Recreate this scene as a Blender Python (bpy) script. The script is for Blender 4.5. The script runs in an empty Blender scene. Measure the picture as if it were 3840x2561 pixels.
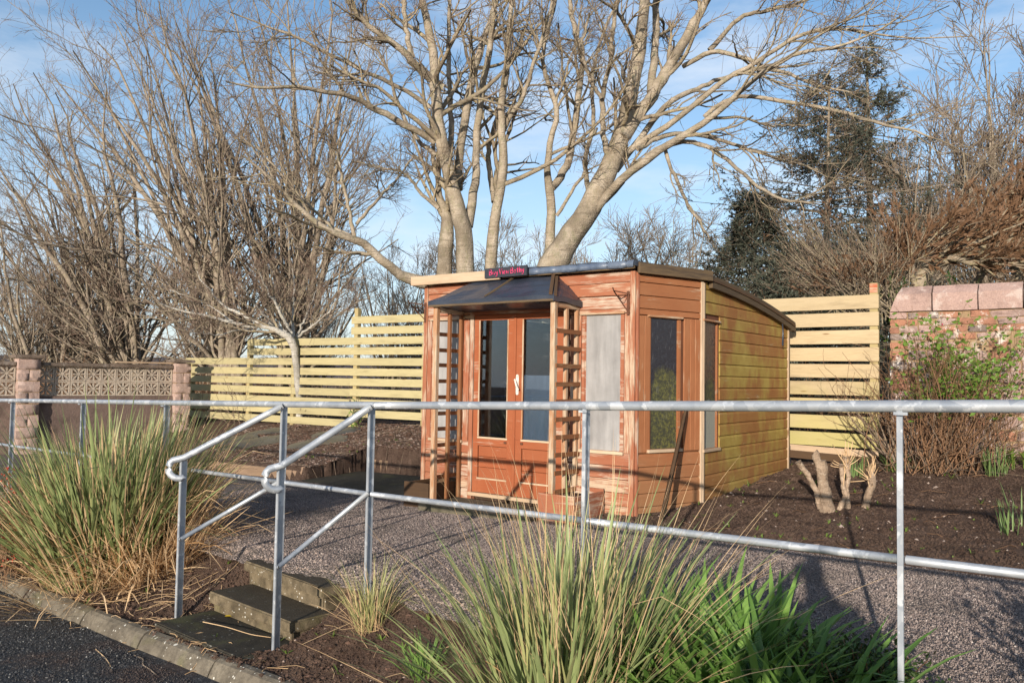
import bpy, bmesh, math, random
import numpy as np
from mathutils import Matrix, Vector
R = math.radians
rng = np.random.default_rng(7); random.seed(7)
scn = bpy.context.scene
COL = scn.collection
PI = math.pi

# ------------------------------------------------------------------ camera
F, PITCH, ROLL, HC = 3045.3, .0451, .0165, 1.38
_f = np.array([0, math.cos(PITCH), math.sin(PITCH)]); _u = np.array([0, -math.sin(PITCH), math.cos(PITCH)]); _x = np.array([1., 0, 0])
XR = _x*math.cos(ROLL)+_u*math.sin(ROLL); UR = -_x*math.sin(ROLL)+_u*math.cos(ROLL)
CAM = np.array([0, 0, HC])
cd = bpy.data.cameras.new('camera'); cam = bpy.data.objects.new('camera', cd); COL.objects.link(cam)
cd.sensor_width = 36; cd.lens = F/3840*36; cd.clip_start = .05; cd.clip_end = 3000
cam.matrix_world = Matrix(((XR[0], UR[0], -_f[0], 0), (XR[1], UR[1], -_f[1], 0), (XR[2], UR[2], -_f[2], HC), (0, 0, 0, 1)))
scn.camera = cam

# ------------------------------------------------------------------ light
SUN_EL, SUN_AZ = 11.8, 200.0          # azimuth clockwise from +Y
w = bpy.data.worlds.new('World'); scn.world = w; w.use_nodes = True
nt = w.node_tree; nt.nodes.clear()
out = nt.nodes.new('ShaderNodeOutputWorld'); bg = nt.nodes.new('ShaderNodeBackground')
sky = nt.nodes.new('ShaderNodeTexSky'); sky.sky_type = 'NISHITA'; sky.sun_disc = False
sky.sun_elevation = R(SUN_EL); sky.sun_rotation = R(SUN_AZ); sky.air_density = 1.0; sky.dust_density = .6; sky.ozone_density = 2.2
bg.inputs[1].default_value = .15
tc = nt.nodes.new('ShaderNodeTexCoord')
mp = nt.nodes.new('ShaderNodeMapping'); mp.inputs['Scale'].default_value = (2.2, 1.4, 7.0); mp.inputs['Rotation'].default_value = (0, .5, .3)
nz = nt.nodes.new('ShaderNodeTexNoise'); nz.inputs['Scale'].default_value = 1.7; nz.inputs['Detail'].default_value = 7; nz.inputs['Roughness'].default_value = .58
rp = nt.nodes.new('ShaderNodeValToRGB'); rp.color_ramp.elements[0].position = .46; rp.color_ramp.elements[1].position = .76
rp.color_ramp.elements[1].color = (.75, .75, .75, 1)
mx = nt.nodes.new('ShaderNodeMix'); mx.data_type = 'RGBA'
hs = nt.nodes.new('ShaderNodeHueSaturation'); hs.inputs['Saturation'].default_value = 1.1
nt.links.new(tc.outputs['Generated'], mp.inputs[0]); nt.links.new(mp.outputs[0], nz.inputs[0]); nt.links.new(nz.outputs[0], rp.inputs[0])
nt.links.new(rp.outputs[0], mx.inputs[0]); nt.links.new(sky.outputs[0], hs.inputs['Color']); nt.links.new(hs.outputs[0], mx.inputs[6])
mx.inputs[7].default_value = (4.6, 4.9, 5.3, 1)
# pale haze low down, all the way round
sp_ = nt.nodes.new('ShaderNodeSeparateXYZ'); nt.links.new(tc.outputs['Generated'], sp_.inputs[0])
hz_ = nt.nodes.new('ShaderNodeMapRange'); hz_.interpolation_type = 'SMOOTHSTEP'; nt.links.new(sp_.outputs[2], hz_.inputs[0])
hz_.inputs[1].default_value = -.05; hz_.inputs[2].default_value = .5; hz_.inputs[3].default_value = .62; hz_.inputs[4].default_value = 0
mh = nt.nodes.new('ShaderNodeMix'); mh.data_type = 'RGBA'; nt.links.new(hz_.outputs[0], mh.inputs[0]); nt.links.new(hs.outputs[0], mh.inputs[6]); mh.inputs[7].default_value = (3.7, 4.3, 5.3, 1)
nt.links.new(mh.outputs[2], mx.inputs[6])
nt.links.new(mx.outputs[2], bg.inputs[0]); nt.links.new(bg.outputs[0], out.inputs[0])
sl = bpy.data.lights.new('sun', 'SUN'); sl.energy = 5.0; sl.angle = R(.55); sl.color = (1, .90, .77)
so = bpy.data.objects.new('sun', sl); COL.objects.link(so)
_az = R(SUN_AZ); SUN = Vector((math.sin(_az)*math.cos(R(SUN_EL)), math.cos(_az)*math.cos(R(SUN_EL)), math.sin(R(SUN_EL))))
so.rotation_euler = SUN.to_track_quat('Z', 'Y').to_euler()
vs = scn.view_settings; vs.view_transform = 'Standard'; vs.look = 'None'; vs.gamma = 1; vs.use_curve_mapping = False; vs.exposure = .42

# ------------------------------------------------------------------ helpers
def ray(px, py): return _f+XR*(px-1920)/F-UR*(py-1280.5)/F
def at(px, py, Y):
    d = ray(px, py); return CAM+d*(Y/d[1])
def vnoise(x, y, seed=0):
    xi = np.floor(x).astype(np.int64); yi = np.floor(y).astype(np.int64); fx = x-xi; fy = y-yi
    def h(a, b):
        n = (a*374761393+b*668265263+seed*974634777) & 0x7fffffff
        n = ((n ^ (n >> 13))*1274126177) & 0x7fffffff
        return ((n ^ (n >> 16)) & 0xffff)/65535.
    fx = fx*fx*(3-2*fx); fy = fy*fy*(3-2*fy)
    return (h(xi, yi)*(1-fx)+h(xi+1, yi)*fx)*(1-fy)+(h(xi, yi+1)*(1-fx)+h(xi+1, yi+1)*fx)*fy
def ss(a, b, x):
    t = np.clip((x-a)/(b-a), 0, 1); return t*t*(3-2*t)
TS = np.array([.732, -.681]); TN = np.array([.681, .732])     # along the path (towards the right) and across it (away)
def sn(X, Y): return TS[0]*X+TS[1]*Y, TN[0]*X+TN[1]*Y
def xy(s, n): return np.array([TS[0]*s+TN[0]*n, TS[1]*s+TN[1]*n])
def zpath(s): return .135+.03*np.clip(s, -14, 3)
def nkerb(s): return 2.62+.058*np.clip(s+4.6, -3.3, 2.5)
def G(X, Y, rough=True):
    X = np.asarray(X, float); Y = np.asarray(Y, float)
    s, n = sn(X, Y); zp = zpath(s); nk = nkerb(s)
    z = zp-.5+(n < nk-.05)*0.
    stp = ss(-6.05, -5.9, s)*ss(-4.6, -4.75, s)
    strip = zp-.395+.12*ss(nk, 3.2, n)*(1-stp)+.235*ss(3.0, 3.62, n)*(1-stp)+.35*ss(3.32, 3.58, n)*stp
    z = np.where(n > nk-.06, strip, z)
    z = np.where((n > 3.56), zp-.045, z)
    m = np.clip(n-6.3, 0, 6)
    right = zp+.01*ss(0, .2, m)+.06*m+.008*m*m*ss(-4.7, -3.2, s)
    left = zp+.17+.30*ss(0, 4, n-6.6)+.18*ss(0, 3.2, n-7.0)
    k = ss(-8.6, -8.0, s)
    soil = left*(1-k)+right*k
    bedL = (n > 6.82+.2*(s+10.48)*.25) & (s < -8.3)
    alcove = (s > -10.5-.39*(n-6.83)) & (s < -7.6) & (n < 8.47)
    rgt = (n > 6.27) & (s >= -8.3)
    z = np.where(rgt & ~alcove, soil, z); z = np.where(bedL & ~alcove, soil, z)
    far = ss(13, 22, n)
    z = z*(1-far)+far*(.35*ss(-6, 3, X)+.12)
    if rough:
        amp = np.where(n < nk-.05, 0., np.where((n > 3.5) & (n < 6.27), .004, .022))
        z = z+amp*(vnoise(X*3.1, Y*3.1, 1)+.8*vnoise(X*9, Y*9, 2)+.7*vnoise(X*24, Y*24, 3)-1.25)
    return z
def gpos(px, py):
    d = ray(px, py); t = 2.
    for _ in range(400):
        p = CAM+d*t
        if p[2] <= float(G(p[0], p[1], False)): break
        t += max(.01, (p[2]-float(G(p[0], p[1], False)))*.5)
    return CAM+d*t
def gz(x, y): return float(G(x, y))

def tag(o, label=None, cat=None, group=None, kind=None):
    if label: o['label'] = label
    if cat: o['category'] = cat
    if group: o['group'] = group
    if kind: o['kind'] = kind
    return o
WM = {}
def I4(): return Matrix.Identity(4)
def thing(name, loc, label, cat, group=None):
    o = bpy.data.objects.new(name, None); COL.objects.link(o); o.empty_display_size = .1
    o.location = Vector(loc); WM[o] = Matrix.Translation(Vector(loc)); return tag(o, label, cat, group)
def put(name, me, parent=None, M=None):
    """one mesh object; M is its world matrix"""
    o = bpy.data.objects.new(name, me); COL.objects.link(o); M = M or (WM[parent].copy() if parent else I4())
    if parent: o.parent = parent; o.matrix_basis = WM[parent].inverted() @ M
    else: o.matrix_basis = M
    WM[o] = M; return o
def T(x, y, z): return Matrix.Translation((x, y, z))
def RZ(a): return Matrix.Rotation(a, 4, 'Z')
def RX(a): return Matrix.Rotation(a, 4, 'X')
def RY(a): return Matrix.Rotation(a, 4, 'Y')

class MB:
    def __init__(s): s.v = []; s.f = []; s.n = 0; s.sm = []; s.mi = []
    def add(s, V, Fc, smooth=False, mi=0):
        V = np.asarray(V, float).reshape(-1, 3); s.v.append(V)
        Fc = np.asarray(Fc, int)
        if len(Fc): s.f.append(Fc+s.n); s.sm.append(np.full(len(Fc), smooth)); s.mi.append(np.full(len(Fc), mi))
        s.n += len(V); return s
    def box(s, x0, x1, y0, y1, z0, z1, M=None, mi=0):
        V = np.array([(x, y, z) for z in (z0, z1) for y in (y0, y1) for x in (x0, x1)], float)
        if M is not None: V = V@np.array(M.to_3x3()).T+np.array(M.translation)
        return s.add(V, [(0, 2, 3, 1), (4, 5, 7, 6), (0, 1, 5, 4), (2, 6, 7, 3), (0, 4, 6, 2), (1, 3, 7, 5)], mi=mi)
    def prism(s, prof, x0, x1, M=None, mi=0):
        """profile (y,z) extruded along x"""
        k = len(prof); V = np.array([(x0, y, z) for y, z in prof]+[(x1, y, z) for y, z in prof], float)
        if M is not None: V = V@np.array(M.to_3x3()).T+np.array(M.translation)
        base = s.n
        s.add(V, [(i, (i+1) % k, (i+1) % k+k, i+k) for i in range(k)], mi=mi)
        # caps as fans of quads/tris
        for o, rev in ((0, 1), (k, 0)):
            for i in range(1, k-1):
                t = (o, o+i, o+i+1); t = t[::-1] if rev else t
                s.f.append(np.array([[t[0]+base, t[1]+base, t[2]+base, t[2]+base]])); s.sm.append(np.array([False])); s.mi.append(np.array([mi]))
        return s
    def tubes(s, P, Rr, k=4, mi=0, cap=True):
        """P (B,n,3) polylines, Rr (B,n) radii"""
        P = np.asarray(P, float); Rr = np.asarray(Rr, float)
        if P.ndim == 2: P = P[None]; Rr = Rr[None]
        B, n, _ = P.shape
        if B == 0: return s
        t = np.gradient(P, axis=1); t /= np.linalg.norm(t, axis=2, keepdims=True)+1e-9
        mean = P[:, -1]-P[:, 0]; mean /= np.linalg.norm(mean, axis=1, keepdims=True)+1e-9
        ref = np.where(np.abs(mean[:, 2:3]) > .75, np.array([[1., .13, 0]]), np.array([[.1, .05, 1.]]))
        ref = np.repeat(ref[:, None], n, 1)
        a = np.cross(t, ref); a /= np.linalg.norm(a, axis=2, keepdims=True)+1e-9
        b = np.cross(a, t)
        ang = np.arange(k)*2*PI/k
        V = P[:, :, None]+Rr[:, :, None, None]*(a[:, :, None]*np.cos(ang)[None, None, :, None]+b[:, :, None]*np.sin(ang)[None, None, :, None])
        idx = np.arange(B*n*k).reshape(B, n, k)
        q = np.stack([idx[:, :-1], np.roll(idx, -1, 2)[:, :-1], np.roll(idx, -1, 2)[:, 1:], idx[:, 1:]], -1).reshape(-1, 4)
        s.add(V.reshape(-1, 3), q, smooth=True, mi=mi)
        if cap and k >= 4 and B < 400:
            base = s.n-B*n*k
            for e in (0, n-1):
                for i in range(1, k-1):
                    tri = np.stack([idx[:, e, 0], idx[:, e, i], idx[:, e, i+1], idx[:, e, i+1]], -1)
                    if e: tri = tri[:, [2, 1, 0, 0]]
                    s.f.append(tri+base); s.sm.append(np.full(B, False)); s.mi.append(np.full(B, mi))
        return s
    def mesh(s, name, mats, off=(0, 0, 0)):
        me = bpy.data.meshes.new(name)
        V = np.concatenate(s.v)-np.array(off, float); Fc = np.concatenate([np.asarray(f).reshape(-1, f.shape[-1]) if f.shape[-1] == 4 else np.column_stack([f, f[:, -1]]) for f in s.f])
        sm = np.concatenate(s.sm); mi = np.concatenate(s.mi)
        tri = Fc[:, 2] == Fc[:, 3]
        tot = np.where(tri, 3, 4); st = np.concatenate([[0], np.cumsum(tot)[:-1]])
        loops = Fc.ravel()[~(np.column_stack([np.zeros((len(Fc), 3), bool), tri]).ravel())]
        me.vertices.add(len(V)); me.vertices.foreach_set('co', V.astype(np.float32).ravel())
        me.loops.add(len(loops)); me.loops.foreach_set('vertex_index', loops.astype(np.int32))
        me.polygons.add(len(Fc)); me.polygons.foreach_set('loop_start', st.astype(np.int32)); me.polygons.foreach_set('loop_total', tot.astype(np.int32))
        me.polygons.foreach_set('use_smooth', sm); me.polygons.foreach_set('material_index', mi.astype(np.int32))
        for m in (mats if isinstance(mats, (list, tuple)) else [mats]): me.materials.append(m)
        me.update(calc_edges=True); return me
    def build(s, name, mats, parent=None, M=None):
        """vertices are in world coordinates unless M is given"""
        if M is None:
            if parent is not None:
                off = WM[parent].translation; Mi = np.array(WM[parent].inverted())
                V = [v@Mi[:3, :3].T+Mi[:3, 3] for v in s.v]; s.v = V
                return put(name, s.mesh(name, mats), parent, WM[parent].copy())
            return put(name, s.mesh(name, mats))
        return put(name, s.mesh(name, mats), parent, M)

# ------------------------------------------------------------------ materials
class NT:
    def __init__(s, name):
        s.m = bpy.data.materials.new(name); s.m.use_nodes = True; s.t = s.m.node_tree; s.t.nodes.clear()
        s.o = s.n('OutputMaterial'); s.p = s.n('BsdfPrincipled'); s.l(s.p.outputs[0], s.o.inputs[0])
    def n(s, ty, **kw):
        nd = s.t.nodes.new('ShaderNode'+ty)
        for k, v in kw.items(): setattr(nd, k, v)
        return nd
    def l(s, a, b): s.t.links.new(a, b)
    def coord(s, scale=(1, 1, 1), rnd=True, kind='Object'):
        if kind == 'World': o = s.n('NewGeometry').outputs['Position']
        else: o = s.n('TexCoord').outputs['Object']
        if rnd and kind != 'World':
            oi = s.n('ObjectInfo'); ad = s.n('VectorMath', operation='MULTIPLY_ADD'); cb = s.n('CombineXYZ')
            for i in range(3): s.l(oi.outputs['Random'], cb.inputs[i])
            s.l(cb.outputs[0], ad.inputs[0]); ad.inputs[1].default_value = (37, 53, 71); s.l(o, ad.inputs[2]); o = ad.outputs[0]
        mu = s.n('VectorMath', operation='MULTIPLY'); s.l(o, mu.inputs[0]); mu.inputs[1].default_value = scale
        return mu.outputs[0]
    def noise(s, co, scale, detail=4, rough=.55, dist=0):
        nd = s.n('TexNoise'); s.l(co, nd.inputs['Vector']); nd.inputs['Scale'].default_value = scale; nd.inputs['Detail'].default_value = detail
        nd.inputs['Roughness'].default_value = rough; nd.inputs['Distortion'].default_value = dist; return nd.outputs['Fac']
    def voro(s, co, scale, feature='F1', outp='Distance'):
        nd = s.n('TexVoronoi', feature=feature); s.l(co, nd.inputs['Vector']); nd.inputs['Scale'].default_value = scale; return nd.outputs[outp]
    def ramp(s, v, lo, hi, a=0, b=1):
        nd = s.n('MapRange'); s.l(v, nd.inputs[0]); nd.inputs[1].default_value = lo; nd.inputs[2].default_value = hi; nd.inputs[3].default_value = a; nd.inputs[4].default_value = b
        return nd.outputs[0]
    def mix(s, f, a, b, mode='MIX'):
        nd = s.n('Mix', data_type='RGBA', blend_type=mode)
        for sock, v in ((nd.inputs[0], f), (nd.inputs[6], a), (nd.inputs[7], b)):
            if isinstance(v, (int, float)): sock.default_value = v
            elif isinstance(v, tuple): sock.default_value = (*v, 1) if len(v) == 3 else v
            else: s.l(v, sock)
        return nd.outputs[2]
    def math(s, op, a, b=0.):
        nd = s.n('Math', operation=op)
        for i, v in enumerate((a, b)):
            if isinstance(v, (int, float)): nd.inputs[i].default_value = v
            else: s.l(v, nd.inputs[i])
        return nd.outputs[0]
    def bump(s, h, strength=.3, dist=.01):
        nd = s.n('Bump'); nd.inputs['Strength'].default_value = strength; nd.inputs['Distance'].default_value = dist; s.l(h, nd.inputs['Height'])
        s.l(nd.outputs[0], s.p.inputs['Normal'])
    def col(s, c, rough=.8, metal=0., spec=.3):
        if isinstance(c, tuple): s.p.inputs['Base Color'].default_value = (*c, 1)
        else: s.l(c, s.p.inputs['Base Color'])
        if isinstance(rough, (int, float)): s.p.inputs['Roughness'].default_value = rough
        else: s.l(rough, s.p.inputs['Roughness'])
        s.p.inputs['Metallic'].default_value = metal; s.p.inputs['Specular IOR Level'].default_value = spec
        return s.m
    def rand(s): return s.n('ObjectInfo').outputs['Random']

def paint_wood(name, paint, paint2, bare, peel=.5, algae=0., stain=.0, seed=0., fine=1.):
    t = NT(name); co = t.coord((1, 1, 1)); st = t.coord((4.2, 55, 55)); fs = t.coord((9*fine, 150, 150))
    base = t.mix(t.ramp(t.noise(co, 3.5), .3, .7), paint, paint2)
    base = t.mix(t.ramp(t.noise(fs, 1.), .35, .75, 0, .35), base, tuple(c*.55 for c in paint))
    rv = t.rand()
    base = t.mix(t.math('MULTIPLY', rv, .35), base, tuple(c*.72 for c in paint2))
    big = t.noise(t.coord((1.3, 3, 3)), 1.4, 3)
    pm = t.math('ADD', t.math('ADD', t.math('MULTIPLY', t.noise(st, 1., 6, .68, .5), .42), t.math('MULTIPLY', t.noise(t.coord((1.8, 16, 16)), 1., 4), .26)), t.math('MULTIPLY', big, .5))
    lo = .76-.25*peel
    pk = t.ramp(pm, lo, lo+.09, 0, .9)
    br = t.mix(t.ramp(t.noise(fs, 1.3), .3, .7), bare, tuple(c*.6 for c in bare))
    c = t.mix(pk, base, br)
    if algae > 0:
        wc = t.coord(kind='World'); al = t.math('ADD', t.math('MULTIPLY', t.noise(wc, 1.7, 4, .6), .6), t.math('MULTIPLY', t.noise(t.coord((7, 7, 2.0), kind='World'), 1., 4), .42))
        al = t.math('ADD', al, t.math('MULTIPLY', t.math('SUBTRACT', t.rand(), .5), .10)); ak = t.ramp(al, .66-.22*algae, .76-.18*algae)
        c = t.mix(t.math('MULTIPLY', ak, .88), c, t.mix(t.ramp(t.noise(wc, 6), .3, .7), (.29, .20, .045), (.38, .29, .075)))
    if stain > 0:
        pz = t.n('SeparateXYZ'); t.l(t.n('NewGeometry').outputs['Position'], pz.inputs[0])
        zk = t.ramp(t.math('ADD', pz.outputs[2], t.math('MULTIPLY', t.noise(st, 1.), .5)), .95, .3, 0, stain)
        c = t.mix(zk, c, (.25, .15, .075))
    # lengthwise cracks and nail marks
    cr = t.ramp(t.noise(t.coord((1.6, 90, 90)), 1., 5, .6), .66, .70, 0, .55)
    c = t.mix(cr, c, (.07, .03, .015))
    h = t.math('ADD', t.math('MULTIPLY', pk, -.6), t.math('ADD', t.math('MULTIPLY', t.noise(fs, 1.), .5), t.math('MULTIPLY', cr, -1.2)))
    t.bump(h, .45, .003); return t.col(c, .7, 0, .25)
def raw_wood(name, c1, c2, c3, green=None):
    t = NT(name); co = t.coord((1.5, 18, 18)); fs = t.coord((6, 120, 120))
    c = t.mix(t.ramp(t.noise(co, 1., 4, .6, .5), .3, .7), c1, c2)
    c = t.mix(t.ramp(t.noise(fs, 1.), .4, .8, 0, .6), c, c3)
    c = t.mix(t.math('MULTIPLY', t.rand(), .6), c, tuple(x*.68 for x in c2)); c = t.mix(t.ramp(t.noise(t.coord((1.2, 7, 7)), 1., 5, .65), .52, .72, 0, .5), c, tuple(x*.55 for x in c3))
    kn = t.voro(t.coord((1.6, 7, 7)), 1.); c = t.mix(t.ramp(kn, .10, .05, 0, .75), c, (.16, .08, .03))
    if green:
        zz = t.n('SeparateXYZ'); t.l(t.n('NewGeometry').outputs['Position'], zz.inputs[0]); c = t.mix(t.ramp(t.math('ADD', zz.outputs[2], t.math('MULTIPLY', t.noise(t.coord(kind='World'), 1.6, 4, .6), 1.2)), 2.0, 1.2, 0, .85), c, green)
    t.bump(t.noise(fs, 1.), .3, .003); return t.col(c, .75, 0, .25)
def simple(name, c1, c2, scale=8, rough=.85, bumps=.3, bdist=.01, spec=.3, metal=0., rnd=True, stretch=(1, 1, 1)):
    t = NT(name); co = t.coord(stretch, rnd); n = t.noise(co, scale, 6, .6)
    c = t.mix(t.ramp(n, .3, .7), c1, c2); c = t.mix(t.math('MULTIPLY', t.rand(), .3), c, tuple(x*.7 for x in c2))
    if bumps: t.bump(t.noise(co, scale*3, 5), bumps, bdist)
    return t.col(c, rough, metal, spec)
M = {}
PAINT, PAINT2, BARE = (.28, .09, .045), (.33, .13, .07), (.54, .43, .33)
M['front'] = paint_wood('peeling_orange_paint', PAINT, PAINT2, BARE, .72)
M['front_heavy'] = paint_wood('heavily_peeled_paint', (.31, .11, .055), PAINT2, (.54, .41, .29), .78)
M['door'] = paint_wood('door_paint', (.285, .078, .03), (.32, .10, .042), BARE, .34)
M['chamfer'] = paint_wood('faded_paint', (.29, .105, .042), (.33, .14, .062), (.46, .35, .24), .38, 0, .55)
M['side'] = paint_wood('algae_paint', (.27, .11, .035), (.32, .16, .05), (.50, .40, .24), .25, 1.0, .3)
M['post'] = paint_wood('bleached_post', (.36, .18, .09), (.40, .21, .11), (.52, .41, .29), .85)
M['slat'] = paint_wood('weathered_slat', (.23, .095, .04), (.2, .085, .036), (.33, .22, .12), .5)
M['bare'] = raw_wood('bare_timber', (.54, .42, .30), (.50, .36, .24), (.34, .22, .13))
M['dark_wood'] = raw_wood('rotten_timber', (.10, .055, .028), (.06, .035, .02), (.16, .09, .04))
M['plinth'] = simple('plinth_timber', (.22, .10, .06), (.14, .07, .045), 6)
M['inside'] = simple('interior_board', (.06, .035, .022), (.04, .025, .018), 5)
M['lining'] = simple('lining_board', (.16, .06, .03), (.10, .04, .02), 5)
def felt(name, c1, c2, rough):
    t = NT(name); co = t.coord((1, 1, 1)); c = t.mix(t.ramp(t.noise(co, 3, 5), .35, .7), c1, c2)
    c = t.mix(t.ramp(t.noise(t.coord((2, 9, 9)), 1., 5), .6, .72, 0, .14), c, (.2, .17, .16))
    t.bump(t.math('ADD', t.noise(co, 5, 3), t.math('MULTIPLY', t.noise(co, 300, 2), .08)), .5, .03); return t.col(c, rough, 0, .5)
M['felt'] = felt('roofing_felt', (.022, .027, .04), (.042, .05, .07), .3)
M['felt_edge'] = felt('felt_sheet', (.075, .10, .15), (.13, .16, .21), .35)
M['barge'] = raw_wood('barge_board', (.13, .085, .045), (.055, .04, .03), (.25, .17, .08))
M['fence'] = raw_wood('fence_board', (.385, .33, .17), (.445, .385, .21), (.275, .225, .125))
M['fence_r'] = raw_wood('fence_board_tan', (.43, .33, .19), (.48, .38, .235), (.30, .22, .13), (.36, .32, .12))
M['fence_post'] = raw_wood('fence_post_wood', (.42, .34, .17), (.36, .29, .14), (.28, .2, .1))
t = NT('galvanised'); co = t.coord((1, 1, 1), True)
c = t.mix(t.voro(t.coord((13, 13, 13)), 1., 'F1', 'Color'), (.30, .33, .37), (.50, .52, .54))
c = t.mix(t.ramp(t.noise(t.coord((9, 9, 9)), 1., 4, .6), .56, .60, 0, .85), c, (.66, .68, .70))
c = t.mix(t.ramp(t.noise(co, 3, 4), .3, .7, 0, .25), c, (.25, .27, .31))
c = t.mix(t.ramp(t.noise(co, 2.2, 6, .7), .68, .75, 0, .5), c, (.33, .30, .25))
t.bump(t.noise(co, 40, 3), .15, .003); M['galv'] = t.col(c, t.ramp(t.noise(co, 12, 3), .3, .7, .34, .6), .45, .5)
# glass: see-through with a clear reflection
def glass(name, tint, film=None, amt=0., refl=.35):
    t = NT(name); t.t.nodes.remove(t.p)
    tr = t.n('BsdfTransparent'); tr.inputs[0].default_value = (*tint, 1)
    gl = t.n('BsdfGlossy'); gl.inputs['Roughness'].default_value = .02; gl.inputs[0].default_value = (.9, .95, 1, 1)
    fr = t.n('Fresnel'); fr.inputs[0].default_value = 1.5
    m1 = t.n('MixShader'); t.l(t.ramp(fr.outputs[0], 0, 1, .02, refl+.6), m1.inputs[0]); t.l(tr.outputs[0], m1.inputs[1]); t.l(gl.outputs[0], m1.inputs[2])
    df = t.n('BsdfDiffuse'); co = t.coord((1, 1, 1))
    sp = t.math('ADD', t.ramp(t.voro(co, 55), .085, .05, 0, .5), t.ramp(t.noise(t.coord((3, 3, 9)), 1., 5, .6), .62, .9, 0, .14))
    df.inputs[0].default_value = (.55, .55, .55, 1)
    m2 = t.n('MixShader'); t.l(sp, m2.inputs[0]); t.l(m1.outputs[0], m2.inputs[1]); t.l(df.outputs[0], m2.inputs[2])
    last = m2
    if film:
        d2 = t.n('BsdfDiffuse'); lin = t.ramp(t.math('ADD', t.math('MULTIPLY', t.noise(co, 2.2, 6, .65), .6), t.math('MULTIPLY', t.noise(t.coord((14, 14, 2.)), 1., 5), .45)), .38, .66)
        t.l(t.mix(lin, film, tuple(x*.62 for x in film)), d2.inputs[0])
        m3 = t.n('MixShader'); m3.inputs[0].default_value = amt; t.l(m2.outputs[0], m3.inputs[1]); t.l(d2.outputs[0], m3.inputs[2]); last = m3
    t.l(last.outputs[0], t.o.inputs[0]); return t.m
M['glass'] = glass('pane_glass', (.75, .8, .85))
M['film'] = glass('filmed_glass', (.7, .75, .8), (.24, .27, .31), .72)
M['milky'] = glass('milky_sheet', (.6, .6, .6), (.36, .35, .345), .93)
# algae covered pane: dark glass, green growth low down with a soft outline (local x 0..w, z up)
def algae_glass(name, x0, zc, hw, hh, white):
    t = NT(name); tc = t.n('TexCoord'); sp = t.n('SeparateXYZ'); t.l(tc.outputs['Object'], sp.inputs[0]); co = tc.outputs['Object']
    dx = t.math('DIVIDE', t.math('SUBTRACT', sp.outputs[0], x0), hw); dz = t.math('DIVIDE', t.math('SUBTRACT', sp.outputs[2], zc), hh)
    dz = t.math('MAXIMUM', dz, 0.)
    rr = t.math('ADD', t.math('POWER', t.math('ABSOLUTE', dx), 4.), t.math('POWER', dz, 3.))
    k = t.ramp(t.math('ADD', rr, t.math('MULTIPLY', t.math('SUBTRACT', t.noise(co, 9, 6, .7), .5), 1.5)), 1.1, .55)
    ch = t.ramp(t.noise(co, 26, 6, .8), .45, .62); c = t.mix(ch, (.035, .035, .02), t.mix(t.noise(co, 12), (.085, .085, .02), (.17, .155, .04)))
    c = t.mix(k, (.020, .018, .022), c)
    if white: c = t.mix(t.ramp(t.math('ADD', sp.outputs[2], t.math('MULTIPLY', t.noise(co, 8), .3)), 1.30, 1.22, 0, .6), c, (.42, .42, .36))
    c = t.mix(t.ramp(t.noise(t.coord((60, 60, 7)), 1., 4), .62, .8, 0, .25), c, (.4, .4, .4))
    t.bump(ch, .3, .003); return t.col(c, t.ramp(k, 0, 1, .08, .6), 0, .5)
M['algae_pane'] = algae_glass('algae_pane', .41, 1.0, .20, .52, False)
M['algae_pane2'] = algae_glass('algae_pane_pale', .22, .95, .17, .5, True)
M['white_paint'] = simple('chipped_white_paint', (.72, .70, .66), (.55, .45, .36), 40)
M['sign'] = simple('black_sign_paint', (.022, .024, .034), (.04, .042, .052), 12, .5)
M['pink'] = simple('pink_sign_paint', (.75, .06, .20), (.65, .05, .15), 40, .6, 0)
M['rust'] = simple('rusty_iron', (.14, .055, .03), (.08, .035, .02), 30)
def concrete(name, c1, c2, lich=.5, top_dark=0.):
    t = NT(name); co = t.coord(kind='World'); c = t.mix(t.ramp(t.noise(co, 4, 6, .6), .3, .7), c1, c2)
    c = t.mix(t.ramp(t.noise(co, 60, 3), .45, .7, 0, .5), c, tuple(x*.55 for x in c1))
    c = t.mix(t.ramp(t.noise(co, 11, 6, .7), .42, .62, 0, .7), c, tuple(x*.5 for x in c2))
    c = t.mix(t.ramp(t.noise(co, 3.2, 5), .55, .68, 0, .45), c, (.10, .10, .035))
    sp = t.math('ADD', t.math('MULTIPLY', t.voro(co, 30), .6), t.math('MULTIPLY', t.noise(co, 9, 6, .7), .9))
    c = t.mix(t.ramp(sp, .52, .47, 0, lich), c, (.55, .53, .47))
    if top_dark:
        nn = t.n('SeparateXYZ'); t.l(t.n('NewGeometry').outputs['Normal'], nn.inputs[0])
        c = t.mix(t.ramp(nn.outputs[2], .6, .95, 0, top_dark), c, (.045, .036, .024))  # darker brown on faces that point upwards
    t.bump(t.math('ADD', t.noise(co, 90, 3), t.noise(co, 14, 4)), .55, .006); return t.col(c, .85, 0, .25)
M['kerb'] = concrete('kerb_concrete', (.21, .18, .135), (.12, .10, .075), .9)
M['step'] = concrete('step_concrete', (.21, .165, .105), (.09, .07, .042), .9, .84)
M['slab'] = concrete('mossy_slab', (.055, .048, .035), (.035, .03, .022), .25)
M['porch'] = concrete('porch_concrete', (.16, .135, .10), (.08, .075, .045), .25)
M['edge_wood'] = raw_wood('sleeper_timber', (.30, .20, .14), (.23, .155, .10), (.14, .09, .055))
t = NT('exposed_aggregate'); co = t.coord(kind='World')
vc = t.voro(co, 75, 'F1', 'Color'); vd = t.voro(co, 75)
sp = t.n('SeparateColor'); t.l(vc, sp.inputs[0])
c = t.mix(sp.outputs[0], (.30, .23, .205), (.50, .41, .37)); c = t.mix(t.ramp(sp.outputs[1], .7, .8), c, (.13, .105, .095))
c = t.mix(t.ramp(vd, .42, .66), c, (.09, .075, .065))
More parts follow.
